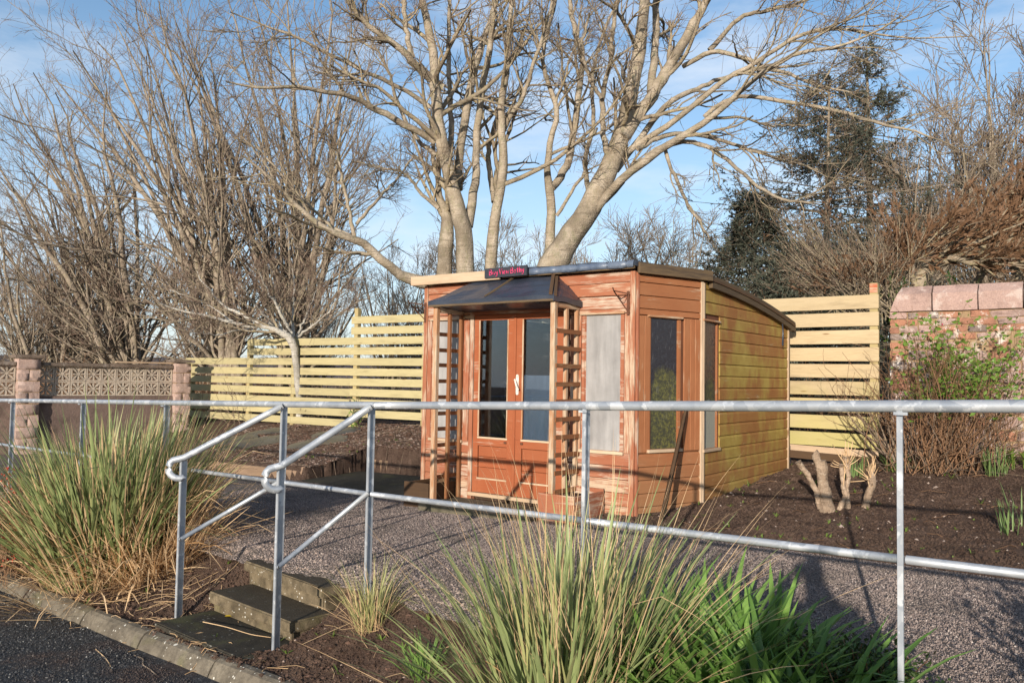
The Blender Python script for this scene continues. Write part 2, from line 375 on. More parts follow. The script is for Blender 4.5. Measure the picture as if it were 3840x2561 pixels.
c = t.mix(t.ramp(t.noise(co, 1.3, 6, .65), .52, .70, 0, .6), c, (.11, .09, .078)); c = t.mix(t.ramp(t.noise(co, 5, 5), .5, .8, 0, .4), c, (.13, .11, .085))
t.bump(t.ramp(vd, .65, .1), 1., .02); M['path'] = t.col(c, .85, 0, .25)
t = NT('aggregate'); co = t.coord(kind='World'); sp = t.n('SeparateColor'); t.l(t.voro(co, 110, 'F1', 'Color'), sp.inputs[0])
c = t.mix(sp.outputs[0], (.17, .13, .115), (.31, .25, .225)); c = t.mix(t.ramp(sp.outputs[1], .72, .8), c, (.07, .058, .055)); c = t.mix(t.ramp(sp.outputs[2], .93, .97), c, (.52, .45, .40))
c = t.mix(t.ramp(t.noise(co, 1.3, 6, .65), .48, .66, 0, .6), c, (.085, .072, .062)); M['aggregate'] = t.col(c, .85, 0, .25)
t = NT('asphalt'); co = t.coord(kind='World'); vc = t.voro(co, 95, 'F1', 'Color'); sp = t.n('SeparateColor'); t.l(vc, sp.inputs[0])
c = t.mix(t.ramp(sp.outputs[0], .5, 1.), (.020, .021, .024), (.075, .073, .072)); c = t.mix(t.ramp(sp.outputs[1], .97, .98), c, (.3, .29, .27))
c = t.mix(t.ramp(t.noise(co, 1.6, 6, .65), .48, .62, 0, .75), c, (.055, .035, .028))
t.bump(t.ramp(t.voro(co, 95), .6, .1), .8, .006); M['road'] = t.col(c, .7, 0, .4)
t = NT('soil'); co = t.coord(kind='World'); c = t.mix(t.ramp(t.noise(co, 6, 8, .7), .35, .65), (.10, .062, .046), (.205, .135, .10))
c = t.mix(t.ramp(t.noise(co, 55, 4, .7), .55, .7, 0, .7), c, (.24, .16, .12)); c = t.mix(t.ramp(t.noise(co, 1.2, 5), .55, .7, 0, .6), c, (.07, .048, .034))
c = t.mix(t.ramp(t.voro(co, 38), .13, .09, 0, .6), c, (.26, .19, .16))
t.bump(t.math('ADD', t.noise(co, 30, 8, .75), t.math('MULTIPLY', t.noise(co, 120, 4), .4)), 1., .06); M['soil'] = t.col(c, .95, 0, .12)
M['chips'] = simple('stone_chips', (.30, .21, .16), (.42, .34, .29), 60)
M['chips_bed'] = simple('bed_chips', (.17, .115, .09), (.30, .23, .19), 60)
M['chips_dark'] = simple('bark_chips', (.10, .055, .038), (.17, .10, .07), 60)
def bark(name, c1, c2, lichen, lk=.4, sc=5):
    t = NT(name); co = t.coord((1, 1, .8), True); c = t.mix(t.ramp(t.noise(co, sc, 6, .65), .38, .62), c1, c2)
    c = t.mix(t.ramp(t.noise(co, sc*2.6, 5, .65), .52, .62, 0, lk), c, lichen)
    c = t.mix(t.ramp(t.noise(co, 1.6, 5, .6), .48, .64, 0, .7), c, tuple(x*.5 for x in c1))
    c = t.mix(t.ramp(t.noise(t.coord((2, 2, 16), True), 1., 4, .65), .55, .68, 0, .6), c, tuple(x*.42 for x in c1))
    c = t.mix(t.ramp(t.noise(co, 45, 3), .5, .75, 0, .4), c, tuple(x*.5 for x in c1))
    t.bump(t.math('ADD', t.noise(co, 30, 5), t.noise(t.coord((3, 3, 30)), 1., 4)), .9, .03); return t.col(c, .9, 0, .15)
M['bark'] = bark('grey_bark', (.27, .22, .16), (.40, .34, .265), (.22, .205, .125), .65, 3)
M['bark_white'] = bark('pale_smooth_bark', (.40, .37, .32), (.52, .49, .44), (.26, .26, .17), .4, 6)
M['bark_branch'] = bark('branch_bark', (.25, .20, .145), (.33, .275, .20), (.36, .31, .14), .6, 7)
M['twig'] = bark('twig_bark', (.20, .145, .11), (.27, .205, .155), (.36, .30, .14), .35, 9)
M['twig_red'] = bark('reddish_twig', (.19, .125, .10), (.25, .18, .14), (.31, .27, .15), .35, 9)
M['bark_left'] = bark('brown_grey_bark', (.25, .20, .15), (.34, .285, .225), (.27, .25, .14), .5, 4)
M['twig_grey'] = bark('grey_twig', (.25, .19, .14), (.32, .25, .19), (.3, .27, .2), .3, 9)
M['stump'] = bark('dead_wood', (.38, .28, .20), (.25, .175, .12), (.50, .40, .30), .6, 14)
def leaf(name, c1, c2, rough=.5, sc=3., tr=.25, stretch=(1, 1, 1)):
    t = NT(name); co = t.coord(stretch); c = t.mix(t.ramp(t.noise(co, sc, 3), .3, .7), c1, c2); c = t.mix(t.math('MULTIPLY', t.rand(), .5), c, tuple(x*.65 for x in c2))
    m = t.col(c, rough, 0, .4); td = t.n('BsdfTranslucent'); t.l(c, td.inputs[0]); ms = t.n('MixShader'); ms.inputs[0].default_value = tr
    t.l(t.p.outputs[0], ms.inputs[1]); t.l(td.outputs[0], ms.inputs[2]); t.l(ms.outputs[0], t.o.inputs[0]); return m
M['blade'] = leaf('olive_blade', (.23, .29, .11), (.32, .37, .16), .45, 5)
M['blade_y'] = leaf('yellow_green_blade', (.40, .39, .16), (.33, .34, .15), .45, 5)
M['blade_d'] = leaf('dark_blade', (.15, .20, .07), (.22, .26, .10), .45, 5)
M['straw'] = leaf('straw', (.78, .58, .36), (.68, .45, .24), .7, 5)
M['straw_d'] = leaf('brown_straw', (.52, .31, .14), (.42, .24, .11), .7, 5)
M['strap'] = leaf('glossy_strap_leaf', (.14, .26, .05), (.22, .36, .09), .32, 4)
M['strap_d'] = leaf('dark_strap_leaf', (.08, .17, .03), (.12, .23, .05), .35, 4)
M['daff'] = leaf('blue_green_leaf', (.12, .20, .07), (.20, .28, .09), .45, 4)
M['green'] = leaf('fresh_leaf', (.10, .19, .025), (.17, .27, .045), .5, 6)
M['weed'] = leaf('weed_leaf', (.12, .20, .03), (.20, .27, .06), .5, 9)
M['dkgreen'] = leaf('dark_small_leaf', (.030, .055, .014), (.055, .09, .022), .4, 9)
M['needle'] = leaf('spruce_needle', (.045, .052, .034), (.085, .095, .07), .6, 2, .1)
M['needle_br'] = leaf('brown_needle', (.19, .105, .06), (.12, .075, .045), .7, 2, .1)
M['rustleaf'] = leaf('rusty_foliage', (.22, .12, .06), (.155, .085, .045), .7, 3)
M['redleaf'] = leaf('berry_leaf', (.16, .09, .035), (.10, .08, .03), .6, 8)
M['berry'] = simple('red_berry', (.65, .02, .015), (.5, .015, .012), 20, .3, 0)
M['stem_red'] = bark('reddish_stem', (.26, .145, .08), (.20, .115, .07), (.34, .25, .16), .4, 9)
M['magenta'] = simple('magenta_flower', (.45, .02, .09), (.35, .01, .06), 20, .5, 0)
M['yellow'] = leaf('yellow_leaf', (.75, .55, .03), (.65, .45, .02), .5)
M['greyplastic'] = simple('grey_plastic', (.075, .08, .09), (.10, .105, .115), 4, .6, .1)
M['hill'] = simple('far_hill', (.085, .065, .07), (.12, .09, .075), .02, .95, 0)
def stone(name, c1, c2, c3, white=.5):
    t = NT(name); co = t.coord((1, 1, 1)); rv = t.rand(); c = t.mix(t.ramp(rv, .2, .8), c1, c2)
    c = t.mix(t.ramp(t.noise(co, 60, 4, .7), .4, .7, 0, .7), c, c3); c = t.mix(t.ramp(t.noise(co, 6, 5), .5, .75, 0, .4), c, tuple(x*.6 for x in c1))
    c = t.mix(t.ramp(t.noise(co, 2.6, 6, .7), .5, .68, 0, .65), c, tuple(x*.5 for x in c3)); c = t.mix(t.ramp(t.noise(t.coord(kind='World'), 5, 6, .7), .54, .62, 0, white), c, (.62, .57, .52))
    t.bump(t.math('ADD', t.noise(co, 14, 6, .7), t.math('MULTIPLY', t.noise(co, 80, 3), .3)), .8, .02); return t.col(c, .9, 0, .2)
M['granite'] = stone('pink_granite', (.40, .275, .235), (.35, .25, .215), (.22, .15, .135), .3)
M['brick'] = stone('orange_brick', (.36, .175, .11), (.30, .15, .10), (.22, .105, .07), .9)
M['brick_grey'] = stone('burnt_brick', (.20, .15, .13), (.26, .2, .17), (.14, .11, .1), .7)
M['mortar'] = stone('lime_mortar', (.32, .22, .13), (.30, .21, .12), (.2, .13, .08), .6)
M['pinkblock'] = stone('pink_split_block', (.41, .295, .25), (.37, .27, .225), (.28, .19, .16), .1)
M['screen'] = stone('grey_screen_block', (.46, .39, .31), (.42, .35, .28), (.3, .25, .2), .1)
M['harl'] = stone('brown_harling', (.20, .14, .11), (.17, .12, .1), (.1, .07, .06), .0)
M['coping'] = stone('dark_coping', (.17, .125, .095), (.15, .115, .09), (.1, .075, .06), .15)
M['cloth'] = simple('dark_clothing', (.03, .035, .05), (.04, .045, .06), 10)
M['skin'] = simple('skin', (.48, .27, .19), (.45, .25, .18), 10, .5, 0)
M['hair'] = simple('brown_hair', (.05, .03, .02), (.04, .025, .016), 60)
M['black'] = simple('black_plastic', (.02, .02, .02), (.03, .03, .03), 10, .4, 0)
# ================================================================== SETTING
def axis(segs):
    a = []
    for x0, x1, d in segs: a += list(np.arange(x0, x1, d))
    return np.array(a+[segs[-1][1]])
gx = axis([(-400, -60, 40), (-60, -16, 4), (-16, -7, .25), (-7, -3.4, .06), (-3.4, 4.4, .035), (4.4, 7, .07), (7, 16, .5), (16, 60, 4), (60, 400, 40)])
gy = axis([(-40, -6, 5), (-6, 2.2, .6), (2.2, 9.5, .04), (9.5, 16, .09), (16, 26, .5), (26, 60, 4), (60, 700, 60)])
X, Y = np.meshgrid(gx, gy); Z = G(X, Y)
def grid_mb(X, Y, Z, smooth=True):
    mb = MB(); h, wd = X.shape; i = np.arange(h*wd).reshape(h, wd)
    mb.add(np.stack([X, Y, Z], -1), np.stack([i[:-1, :-1], i[:-1, 1:], i[1:, 1:], i[1:, :-1]], -1).reshape(-1, 4), smooth); return mb
tag(grid_mb(X, Y, Z).build('ground', M['soil']), kind='structure')
# path: a sheet that follows the railing, its near rim ragged and rounded off
ps = axis([(-26, -10, .25), (-10, -.2, .035), (-.2, 4, .1)])
def pedge(s): return 3.51+.10*(vnoise(s*1.3, s*0, 5)-.5)+.07*(vnoise(s*5, s*0, 6)-.5)+.05*(vnoise(s*17, s*0, 8)-.5)
def pfar(s): return 6.30+.35*ss(-4.55, -4.9, s)*ss(-8.4, -7.7, s)+.40*ss(-8, -9, s)
pt = np.concatenate([np.array([-.12, -.08, -.04, -.015]), np.linspace(0, 1, 75)])
Sg, Tg = np.meshgrid(ps, pt); e = pedge(Sg)
Ng = np.where(Tg < 0, e+Tg*.9, e+(pfar(Sg)-e)*Tg)
P = TS[None, None]*Sg[..., None]+TN[None, None]*Ng[..., None]
Zg = zpath(Sg)+.006*(vnoise(P[..., 0]*16, P[..., 1]*16, 9)-.5)+np.where(Tg < 0, -18*Tg**2*.9-.0, 0)*1.0
Zg = np.where(Tg < 0, zpath(Sg)-.9*np.abs(Tg)**1.3*1.6+.02*(vnoise(P[..., 0]*40, P[..., 1]*40, 3)-.5), Zg)
tag(grid_mb(P[..., 0], P[..., 1], Zg).build('path', M['path']), kind='structure')
rs_ = axis([(-30, -10, .5), (-10, 1, .12), (1, 9, .5)]); rt = np.linspace(-5, 0, 50)
Sg, Tg = np.meshgrid(rs_, rt); Ng = nkerb(Sg)-.11+Tg
P = TS[None, None]*Sg[..., None]+TN[None, None]*Ng[..., None]
tag(grid_mb(P[..., 0], P[..., 1], zpath(Sg)-.484+.004*(vnoise(P[..., 0]*6, P[..., 1]*6, 4)-.5)).build('road', M['road']), kind='structure')
def MSN(s, n, z, rot=0.): 
    p = xy(s, n); return T(p[0], p[1], z) @ RZ(math.atan2(TS[1], TS[0])+rot)
def struct(name):
    o = bpy.data.objects.new(name, None); COL.objects.link(o); o.empty_display_size = .1; WM[o] = I4(); o['kind'] = 'structure'; return o
kerb = struct('kerb')
prof = [(0, -.25), (0, -.004), (-.012, 0), (-.05, -.003), (-.078, -.018), (-.10, -.045), (-.122, -.085), (-.13, -.11), (-.13, -.25)]
kme = [MB().prism([(y, z+random.uniform(-.003, .003)) for y, z in prof], 0, .895).mesh('kerb_stone', M['kerb']) for _ in range(4)]
for i in range(22):
    s0 = -4.83-.91*9+.91*i; 
    a = math.atan(.055)+random.uniform(-.004, .004); put('kerb_stone', kme[i % 4], kerb, MSN(s0, float(nkerb(s0)), float(zpath(s0))-.383+random.uniform(-.004, .004), a) @ RY(-math.atan(.03)+random.uniform(-.004, .004)))
# far hillside on the left, beyond the trees
hx = np.linspace(-600, 500, 60); hy = np.array([330, 380, 460, 560, 640.])
X, Y = np.meshgrid(hx, hy)
hz = (7+5*vnoise(X/90, Y*0, 12)+3*vnoise(X/25, Y*0, 13))*np.array([0, .75, 1, .9, 0])[:, None]*(1-.75*ss(-150, 120, X))-.5
tag(grid_mb(X, Y, hz).build('hills', M['hill']), kind='structure')

# ------------------------------------------------------------------ steps down to the road
st = thing('concrete_steps', (*xy(-5.3, 3.0), -.38), 'two weathered concrete steps rising from the kerb to the path between the handrails', 'steps')
def rbox(L, W, H, j=.006, b=.012):
    """slab with worn edges"""
    bm = bmesh.new(); bmesh.ops.create_cube(bm, size=1)
    for v in bm.verts: v.co = Vector(((v.co.x+.5)*L, (v.co.y+.5)*W, (v.co.z+.5)*H))
    bmesh.ops.bevel(bm, geom=list(bm.edges), offset=b, segments=2, affect='EDGES')
    for v in bm.verts: v.co += Vector((random.uniform(-j, j), random.uniform(-j, j), random.uniform(-j, j)))
    me = bpy.data.meshes.new('slab'); bm.to_mesh(me); bm.free(); return me
def slab(name, L, W, H, m, parent, Mx, j=.004, b=.01):
    me = rbox(L, W, H, j, b); me.name = name; me.materials.append(m); return put(name, me, parent, Mx)
slab('tread', 1.11, .30, .075, M['step'], st, MSN(-5.915, 3.31, -.162, -.02))
slab('riser', 1.06, .24, .15, M['step'], st, MSN(-5.89, 3.34, -.31, -.02))
slab('tread', 1.09, .36, .075, M['step'], st, MSN(-5.825, 2.975, -.322, .02))
slab('riser', 1.04, .28, .14, M['step'], st, MSN(-5.80, 3.01, -.46, .02))
o = slab('foot_slab', 1.15, .44, .08, M['slab'], st, MSN(-5.80, 2.57, -.462, .05))

# ------------------------------------------------------------------ raised bed edging
E_ = [(x+.1, y+.2) for x, y in ((-6.9, 14.5), (-5.05, 13.25), (-3.16, 12.0), (-2.53, 13.6), (-1.2, 12.5), (-.2, 11.75))]
ed = thing('bed_edging', (-3.16, 12, -.2), 'low brown sleeper edging holding back the stony bed left of the shed', 'bed edging')
for (x0, y0), (x1, y1) in zip(E_[:-1], E_[1:]):
    L = math.hypot(x1-x0, y1-y0); a = math.atan2(y1-y0, x1-x0); s_, n_ = sn(x0, y0)
    slab('sleeper', L-.01, .07, .24, M['edge_wood'], ed, T(x0, y0, float(zpath(s_))-.055) @ RZ(a), .003, .008)
# dark paving in the recess
mbp = MB(); pr = [(-3.1, 12.0), (-1.55, 10.4), (-.95, 9.95), (-.1, 11.6), (-1.25, 12.45), (-2.5, 13.5)]
V = [(x, y, float(zpath(sn(x, y)[0]))+.006) for x, y in pr]; mbp.add(V, [(0, 1, 2, 3), (0, 3, 4, 5)])
tag(mbp.build('pavement', M['slab']), kind='structure')

# ================================================================== SHED
TH = .6404
LP = Vector((-1.04606, 9.79015, 0)); AV = Vector((math.cos(TH), -math.sin(TH), 0)); BV = Vector((math.sin(TH), math.cos(TH), 0))
WF, CX, CY, DS = 2.8416, .3157, .8737, 2.795
def LW(x, y, z=0): return LP+AV*x+BV*y+Vector((0, 0, z))
def frame(p, q):
    a, b = LW(*p), LW(*q); return T(*a) @ RZ(math.atan2(b.y-a.y, b.x-a.x)), (b-a).length
shed = thing('summerhouse', LP, 'weathered orange-brown timber summerhouse with curved felt roof, glazed double doors and cut corners', 'summerhouse')
FR, _ = frame((0, 0), (WF, 0)); CH, LC = frame((WF, 0), (WF+CX, CY)); SI, LS = frame((WF+CX, CY), (WF+CX, CY+DS))
CHL, _ = frame((-CX, CY), (0, 0)); SIL, _ = frame((-CX, CY+DS), (-CX, CY)); BK, LB = frame((WF+CX, CY+DS), (-CX, CY+DS))
def zroof(q):   # underside of the roof, q metres behind the front corner line (local y - CY)
    q = np.asarray(q, float); return np.where(q < 0, 2.43-.040*q, 2.43-.0387*q-.0253*q*q)
PITCHB, ZB0 = .132, -.013
bcache = {}
def board(Lx, h=PITCHB-.004, th=.016, mat='front'):
    k = (round(Lx, 2), round(h, 3), mat)
    if k not in bcache:
        mb = MB(); n = max(2, int(Lx/.35)); p = [(0, .0), (-th, .004), (-th, h*.80), (-th*.45, h*.93), (-th*.42, h), (0, h)]
        mb.prism(p, 0, Lx); bcache[k] = mb.mesh('wall_board', M[mat])
    return bcache[k]
def wb(fr, x0, x1, z, mat, h=None, y=-.0):
    o = put('wall_board', board(x1-x0, (h or PITCHB-.004), .016, mat), shed, fr @ T(x0, y+random.uniform(-.0015, .0015), z+.002) @ RY(random.uniform(-.0012, .0012))); return o
def part(name, mat, fr, x0, x1, y0, y1, z0, z1, parent=None, b=.004):
    me = bpy.data.meshes.new(name); bm = bmesh.new(); bmesh.ops.create_cube(bm, size=1)
    v0 = (x1-x0, y1-y0, z1-z0); b = min(b, min(abs(a) for a in v0)*.3)
    # the long side lies along local x so that the grain follows it
    lng = max(range(3), key=lambda i: abs(v0[i])); ax = fr @ T(x0, y0, z0)
    if lng == 2:
        for v in bm.verts: v.co = Vector(((v.co.x+.5)*v0[2], (v.co.y+.5)*v0[1], (v.co.z+.5)*v0[0]))
        ax = ax @ T(v0[0], 0, 0) @ RY(-PI/2)
    elif lng == 1:
        for v in bm.verts: v.co = Vector(((v.co.x+.5)*v0[1], (v.co.y+.5)*v0[0], (v.co.z+.5)*v0[2]))
        ax = ax @ T(v0[0], 0, 0) @ RZ(PI/2)
    else:
        for v in bm.verts: v.co = Vector(((v.co.x+.5)*v0[0], (v.co.y+.5)*v0[1], (v.co.z+.5)*v0[2]))
    if b > .001: bmesh.ops.bevel(bm, geom=list(bm.edges), offset=b, segments=1, affect='EDGES')
    bm.to_mesh(me); bm.free(); me.materials.append(M[mat] if isinstance(mat, str) else mat)
    return put(name, me, parent or shed, ax)
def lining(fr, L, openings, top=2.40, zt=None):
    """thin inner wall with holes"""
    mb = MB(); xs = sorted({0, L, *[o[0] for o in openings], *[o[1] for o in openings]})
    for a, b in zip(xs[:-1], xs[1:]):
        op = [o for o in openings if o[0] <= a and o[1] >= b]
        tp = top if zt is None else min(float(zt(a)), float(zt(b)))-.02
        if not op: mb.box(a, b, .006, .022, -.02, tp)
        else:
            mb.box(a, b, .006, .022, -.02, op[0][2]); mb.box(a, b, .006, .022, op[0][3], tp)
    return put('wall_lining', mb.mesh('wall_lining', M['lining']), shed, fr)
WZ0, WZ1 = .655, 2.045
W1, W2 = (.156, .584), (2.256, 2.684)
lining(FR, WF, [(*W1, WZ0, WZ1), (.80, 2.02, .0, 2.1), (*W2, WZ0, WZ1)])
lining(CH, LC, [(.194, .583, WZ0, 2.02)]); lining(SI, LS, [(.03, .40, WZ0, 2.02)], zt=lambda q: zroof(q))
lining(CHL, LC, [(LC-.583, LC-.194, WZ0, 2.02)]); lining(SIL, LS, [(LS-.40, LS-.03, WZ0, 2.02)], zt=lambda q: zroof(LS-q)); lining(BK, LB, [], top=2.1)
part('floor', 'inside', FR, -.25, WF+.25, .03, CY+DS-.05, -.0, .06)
# --- front boards
zk = lambda k: ZB0+PITCHB*k
for k in range(0, 5): 
    wb(FR, .055, .715, zk(k), 'front_heavy' if k in (1, 3) else 'front'); wb(FR, 2.075, WF-.055, zk(k), 'front_heavy' if k in (0, 1, 2) else 'front')
for x0, x1 in ((.055, .715), (2.075, WF-.055)): wb(FR, x0, x1, zk(5), 'front', .645-zk(5))
for k in range(16, 19):
    wb(FR, .055, WF-.055, zk(k), ('front', 'front_heavy', 'front')[k-16], None if k < 18 else 2.476-zk(18))
for x0, x1 in ((.055, .74), (2.05, WF-.055)): wb(FR, x0, x1, 2.052, 'front_heavy', zk(16)-2.055)
# --- chamfer boards, right one seen
for k in range(0, 5): wb(CH, .03, LC-.03, zk(k), 'chamfer')
wb(CH, .03, LC-.03, zk(5), 'chamfer', .655-zk(5))
for k in range(16, 19): wb(CH, .03, LC-.03, zk(k), 'chamfer', None if k < 18 else 2.44-zk(18))
wb(CH, .03, LC-.03, 2.035, 'chamfer', zk(16)-2.039)
for x0, x1 in ((.035, .105), (.11, .185), (.66, .75), (.755, .82), (.825, LC-.03)):
    part('upright_board', 'chamfer', CH, x0, x1, -.016, 0, .66, 2.03)
# --- side boards, clipped to the roof curve
def side_board(x0, x1, z, h, fr=SI, flip=False):
    xs = np.linspace(x0, x1, 24); top = np.minimum(z+h, zroof(LS-xs if flip else xs)+.01); xs, top = xs[top > z+.01], top[top > z+.01]
    if len(xs) < 2: return
    mb = MB(); V = []
    for x, t_ in zip(xs, top):
        hh = t_-z; full = hh > h-.002
        V += [(x, 0, z), (x, -.016, z+.004), (x, -.016, z+hh*(.80 if full else .99)), (x, -.007, z+hh*(.93 if full else .995)), (x, -.0068, t_), (x, 0, t_)]
    V = np.array(V)-np.array([x0, 0, z]); n = len(xs); Fc = [(i*6+j, i*6+(j+1) % 6, (i+1)*6+(j+1) % 6, (i+1)*6+j) for i in range(n-1) for j in range(6)]
    e = (n-1)*6; Fc += [(3, 2, 1, 0), (5, 4, 3, 0), (e, e+1, e+2, e+3), (e, e+3, e+4, e+5)]
    mb.add(V, [f[::-1] for f in Fc]); put('wall_board', mb.mesh('wall_board', M['side']), shed, fr @ T(x0, random.uniform(-.001, .001), z+.002))
for k in range(0, 19):
    z = zk(k)
    for a, b in (((.47, LS-.03),) if .6 < z+.03 < 2.0 else ((.03, LS-.03),)): side_board(a, b, z, PITCHB-.004)
for k in range(5, 16): side_board(.03, LS-.47, zk(k), PITCHB-.004, SIL, True)
for k in list(range(0, 5))+list(range(16, 19)): side_board(.03, LS-.03, zk(k), PITCHB-.004, SIL, True)
for k in range(0, 5): wb(CHL, .03, LC-.03, zk(k), 'chamfer')
for k in range(16, 19): wb(CHL, .03, LC-.03, zk(k), 'chamfer')
part('upright_board', 'chamfer', CHL, .03, LC-.6, -.016, 0, .65, 2.1); part('upright_board', 'chamfer', CHL, LC-.18, LC-.03, -.016, 0, .65, 2.1)
for k in range(0, 16): wb(BK, .03, LB-.03, zk(k), 'side')
# --- corner posts
part('corner_post', 'front_heavy', FR, -.002, .05, -.026, .02, -.02, 2.47)
part('corner_post', 'front_heavy', FR, WF-.052, WF+.004, -.028, .02, -.02, 2.475)
part('corner_post', 'front', CH, .0, .028, -.026, .02, -.02, 2.46)
part('corner_post', 'bare', CH, LC-.03, LC+.004, -.03, .02, -.03, 2.44); part('corner_post', 'bare', SI, -.004, .028, -.032, .02, -.03, 2.425)
part('corner_post', 'bare', SI, LS-.03, LS+.012, -.03, .02, .02, 2.11)
part('corner_post', 'front', CHL, LC-.028, LC, -.026, .02, -.02, 2.45)
part('plinth', 'plinth', SI, 0, LS, -.008, .02, -.12, -.004); part('plinth', 'plinth', CH, 0, LC, -.008, .02, -.14, -.014); part('plinth', 'plinth', FR, 0, .7, -.008, .02, -.2, -.014); part('plinth', 'plinth', FR, 2.08, WF, -.008, .02, -.2, -.014)
# --- windows
def window(fr, x0, x1, z0, z1, pane, mat, sill=True, fw=.035, cap=True):
    mb = MB()
    for a, b, c, d in ((x0-fw, x0, z0, z1), (x1, x1+fw, z0, z1), (x0-fw, x1+fw, z1, z1+.03), (x0-fw, x1+fw, z0-.03, z0)): mb.box(a, b, -.010, .03, c+.0005, d-.0005)
    g = .012
    for a, b, c, d in ((x0, x0+g, z0, z1), (x1-g, x1, z0, z1)): mb.box(a+.0004, b-.0004, -.002, .026, c+.001, d-.001)
    fo = put('window', mb.mesh('window', M[mat]), shed, fr)
    pb = MB(); pb.box(x0, x1, .004, .009, z0, z1); put('pane', pb.mesh('pane', M[pane]), fo, fr)
    if sill: part('sill', 'bare', fr, x0-fw-.01, x1+fw+.01, -.045, .0, z0-.035, z0-.003, fo)
    if cap: part('drip_cap', 'post', fr, x0-fw-.015, x1+fw+.01, -.04, -.012, z1+.006, z1+.028, fo)
    return fo
window(FR, *W1, WZ0+.01, WZ1-.005, 'milky', 'front'); window(FR, *W2, WZ0+.01, WZ1-.005, 'milky', 'front')
window(CH, .194, .583, .69, 2.012, 'algae_pane', 'chamfer'); window(SI, .034, .40, .665, 2.015, 'algae_pane2', 'chamfer')
window(CHL, LC-.583, LC-.194, .69, 2.012, 'glass', 'chamfer'); window(SIL, LS-.40, LS-.034, .665, 2.015, 'glass', 'chamfer')
for x0, x1, m in ((.052, .116, 'front'), (.622, .70, 'front'), (2.085, 2.145, 'front'), (2.15, 2.215, 'front_heavy'), (2.725, WF-.055, 'front_heavy')):
    part('upright_board', m, FR, x0, x1, -.017, 0, .65, 2.05)
part('door_frame', 'front', FR, .72, .775, -.03, .03, .0, 2.14); part('door_frame', 'front', FR, 2.015, 2.07, -.03, .03, .0, 2.14)
part('door_frame', 'front', FR, .776, 2.014, -.028, .03, 2.095, 2.145); part('threshold', 'bare', FR, .74, 2.05, -.05, .02, .045, .085)
# --- doors
def door(x0, x1, gx0, gx1, pane, hinge_left):
    mb = MB()
    zb, zt = .09, 2.09
    mb.box(x0, gx0, -.02, .018, zb, zt); mb.box(gx1, x1, -.02, .018, zb, zt)
    for a, b in ((zb, .25), (.615, .705), (2.03, zt)): mb.box(gx0+.0005, gx1-.0005, -.019, .017, a+.001, b-.001)
    d = put('door', mb.mesh('door', M['door']), shed, FR)
    pb = MB(); pb.box(gx0-.005, gx1+.005, .0, .005, .70, 2.035)
    if pane == 'glass': put('pane', pb.mesh('pane', M['glass']), d, FR)
    else:
        put('pane', pb.mesh('pane', M['glass']), d, FR)
        fb = MB(); fb.box(gx0+.004, gx1-.004, .0085, .0105, .705, 1.415); put('film', fb.mesh('film', M['film']), d, FR)
    n = 3; hh = (.612-.253)/n
    for i in range(n): part('panel_board', 'door', FR, gx0+.006, gx1-.006, -.010, .006, .253+hh*i+.001, .253+hh*(i+1)-.002, d)
    part('bead', 'bare', FR, gx0-.008, gx1+.008, -.027, -.0205, .694, .715, d); part('bead', 'bare', FR, gx0-.008, gx1+.006, -.026, -.0205, .238, .256, d)
    part('bead', 'post', FR, gx0-.006, gx0+.012, -.024, -.0205, .72, 2.03, d); part('bead', 'post', FR, gx1-.010, gx1+.004, -.0235, -.0205, .72, 2.03, d)
    return d
d1 = door(.785, 1.365, .858, 1.268, 'glass', True); d2 = door(1.369, 2.01, 1.468, 1.885, 'film', False)
part('cover_strip', 'door', FR, 1.352, 1.384, -.034, -.0205, .095, 2.085, d1)
hb = MB(); hb.box(1.388, 1.424, -.029, -.021, 1.22, 1.40)
for a in (0, PI): pass
for zc in (1.215, 1.405): hb.tubes(np.array([[1.406, -.029, zc], [1.406, -.021, zc]]), np.array([.018, .018]), 10)
hb.tubes(np.array([[1.404, -.03, 1.35], [1.404, -.06, 1.35], [1.408, -.068, 1.345], [1.425, -.07, 1.30], [1.446, -.07, 1.262], [1.458, -.066, 1.258]]), np.array([.011, .010, .010, .010, .010, .007]), 7)
hb.tubes(np.array([[1.398, -.045, 1.36], [1.38, -.047, 1.362]]), np.array([.010, .012]), 6)
put('handle', hb.mesh('handle', M['white_paint']), d2, FR)
for xx, zz in ((1.25, .665), (1.475, .668)):
    part('latch', 'rust', FR, xx-.018, xx+.018, -.032, -.021, zz-.012, zz+.012, d1 if xx < 1.3 else d2)
# --- roof: curved felt sheet with overhang
mb = MB(); ov = .11
def outline(y):  # x range of the roof at local depth y
    if y < CY: 
        k = y/CY; return -ov-CX*max(0, min(1, k)), WF+ov*.35+CX*max(0, min(1, k))
    return -CX-ov, WF+CX+.07
ys = np.concatenate([np.linspace(-.11, CY, 8), np.linspace(CY, CY+DS+.12, 18)[1:]]); nx = 12; V = []
for top in (1, 0):
    for y in ys:
        a, b = outline(y); zz = float(zroof(y-CY))+(.075 if top else .045)+.03*(1-ss(-.1, .5, y))*top
        for i in range(nx+1):
            x = a+(b-a)*i/nx; p = LW(x, y, zz+(.006*math.sin(x*9+y*5)+.004*math.sin(x*23-y*11) if top else 0)); V.append(p)
n = len(ys); q = lambda t_, r, c: t_*n*(nx+1)+r*(nx+1)+c
Fc = [(q(0, r, c), q(0, r, c+1), q(0, r+1, c+1), q(0, r+1, c)) for r in range(n-1) for c in range(nx)]
Fc += [(q(1, r, c), q(1, r+1, c), q(1, r+1, c+1), q(1, r, c+1)) for r in range(n-1) for c in range(nx)]
Fc += [(q(0, r+1, 0), q(1, r+1, 0), q(1, r, 0), q(0, r, 0)) for r in range(n-1)]+[(q(0, r, nx), q(1, r, nx), q(1, r+1, nx), q(0, r+1, nx)) for r in range(n-1)]
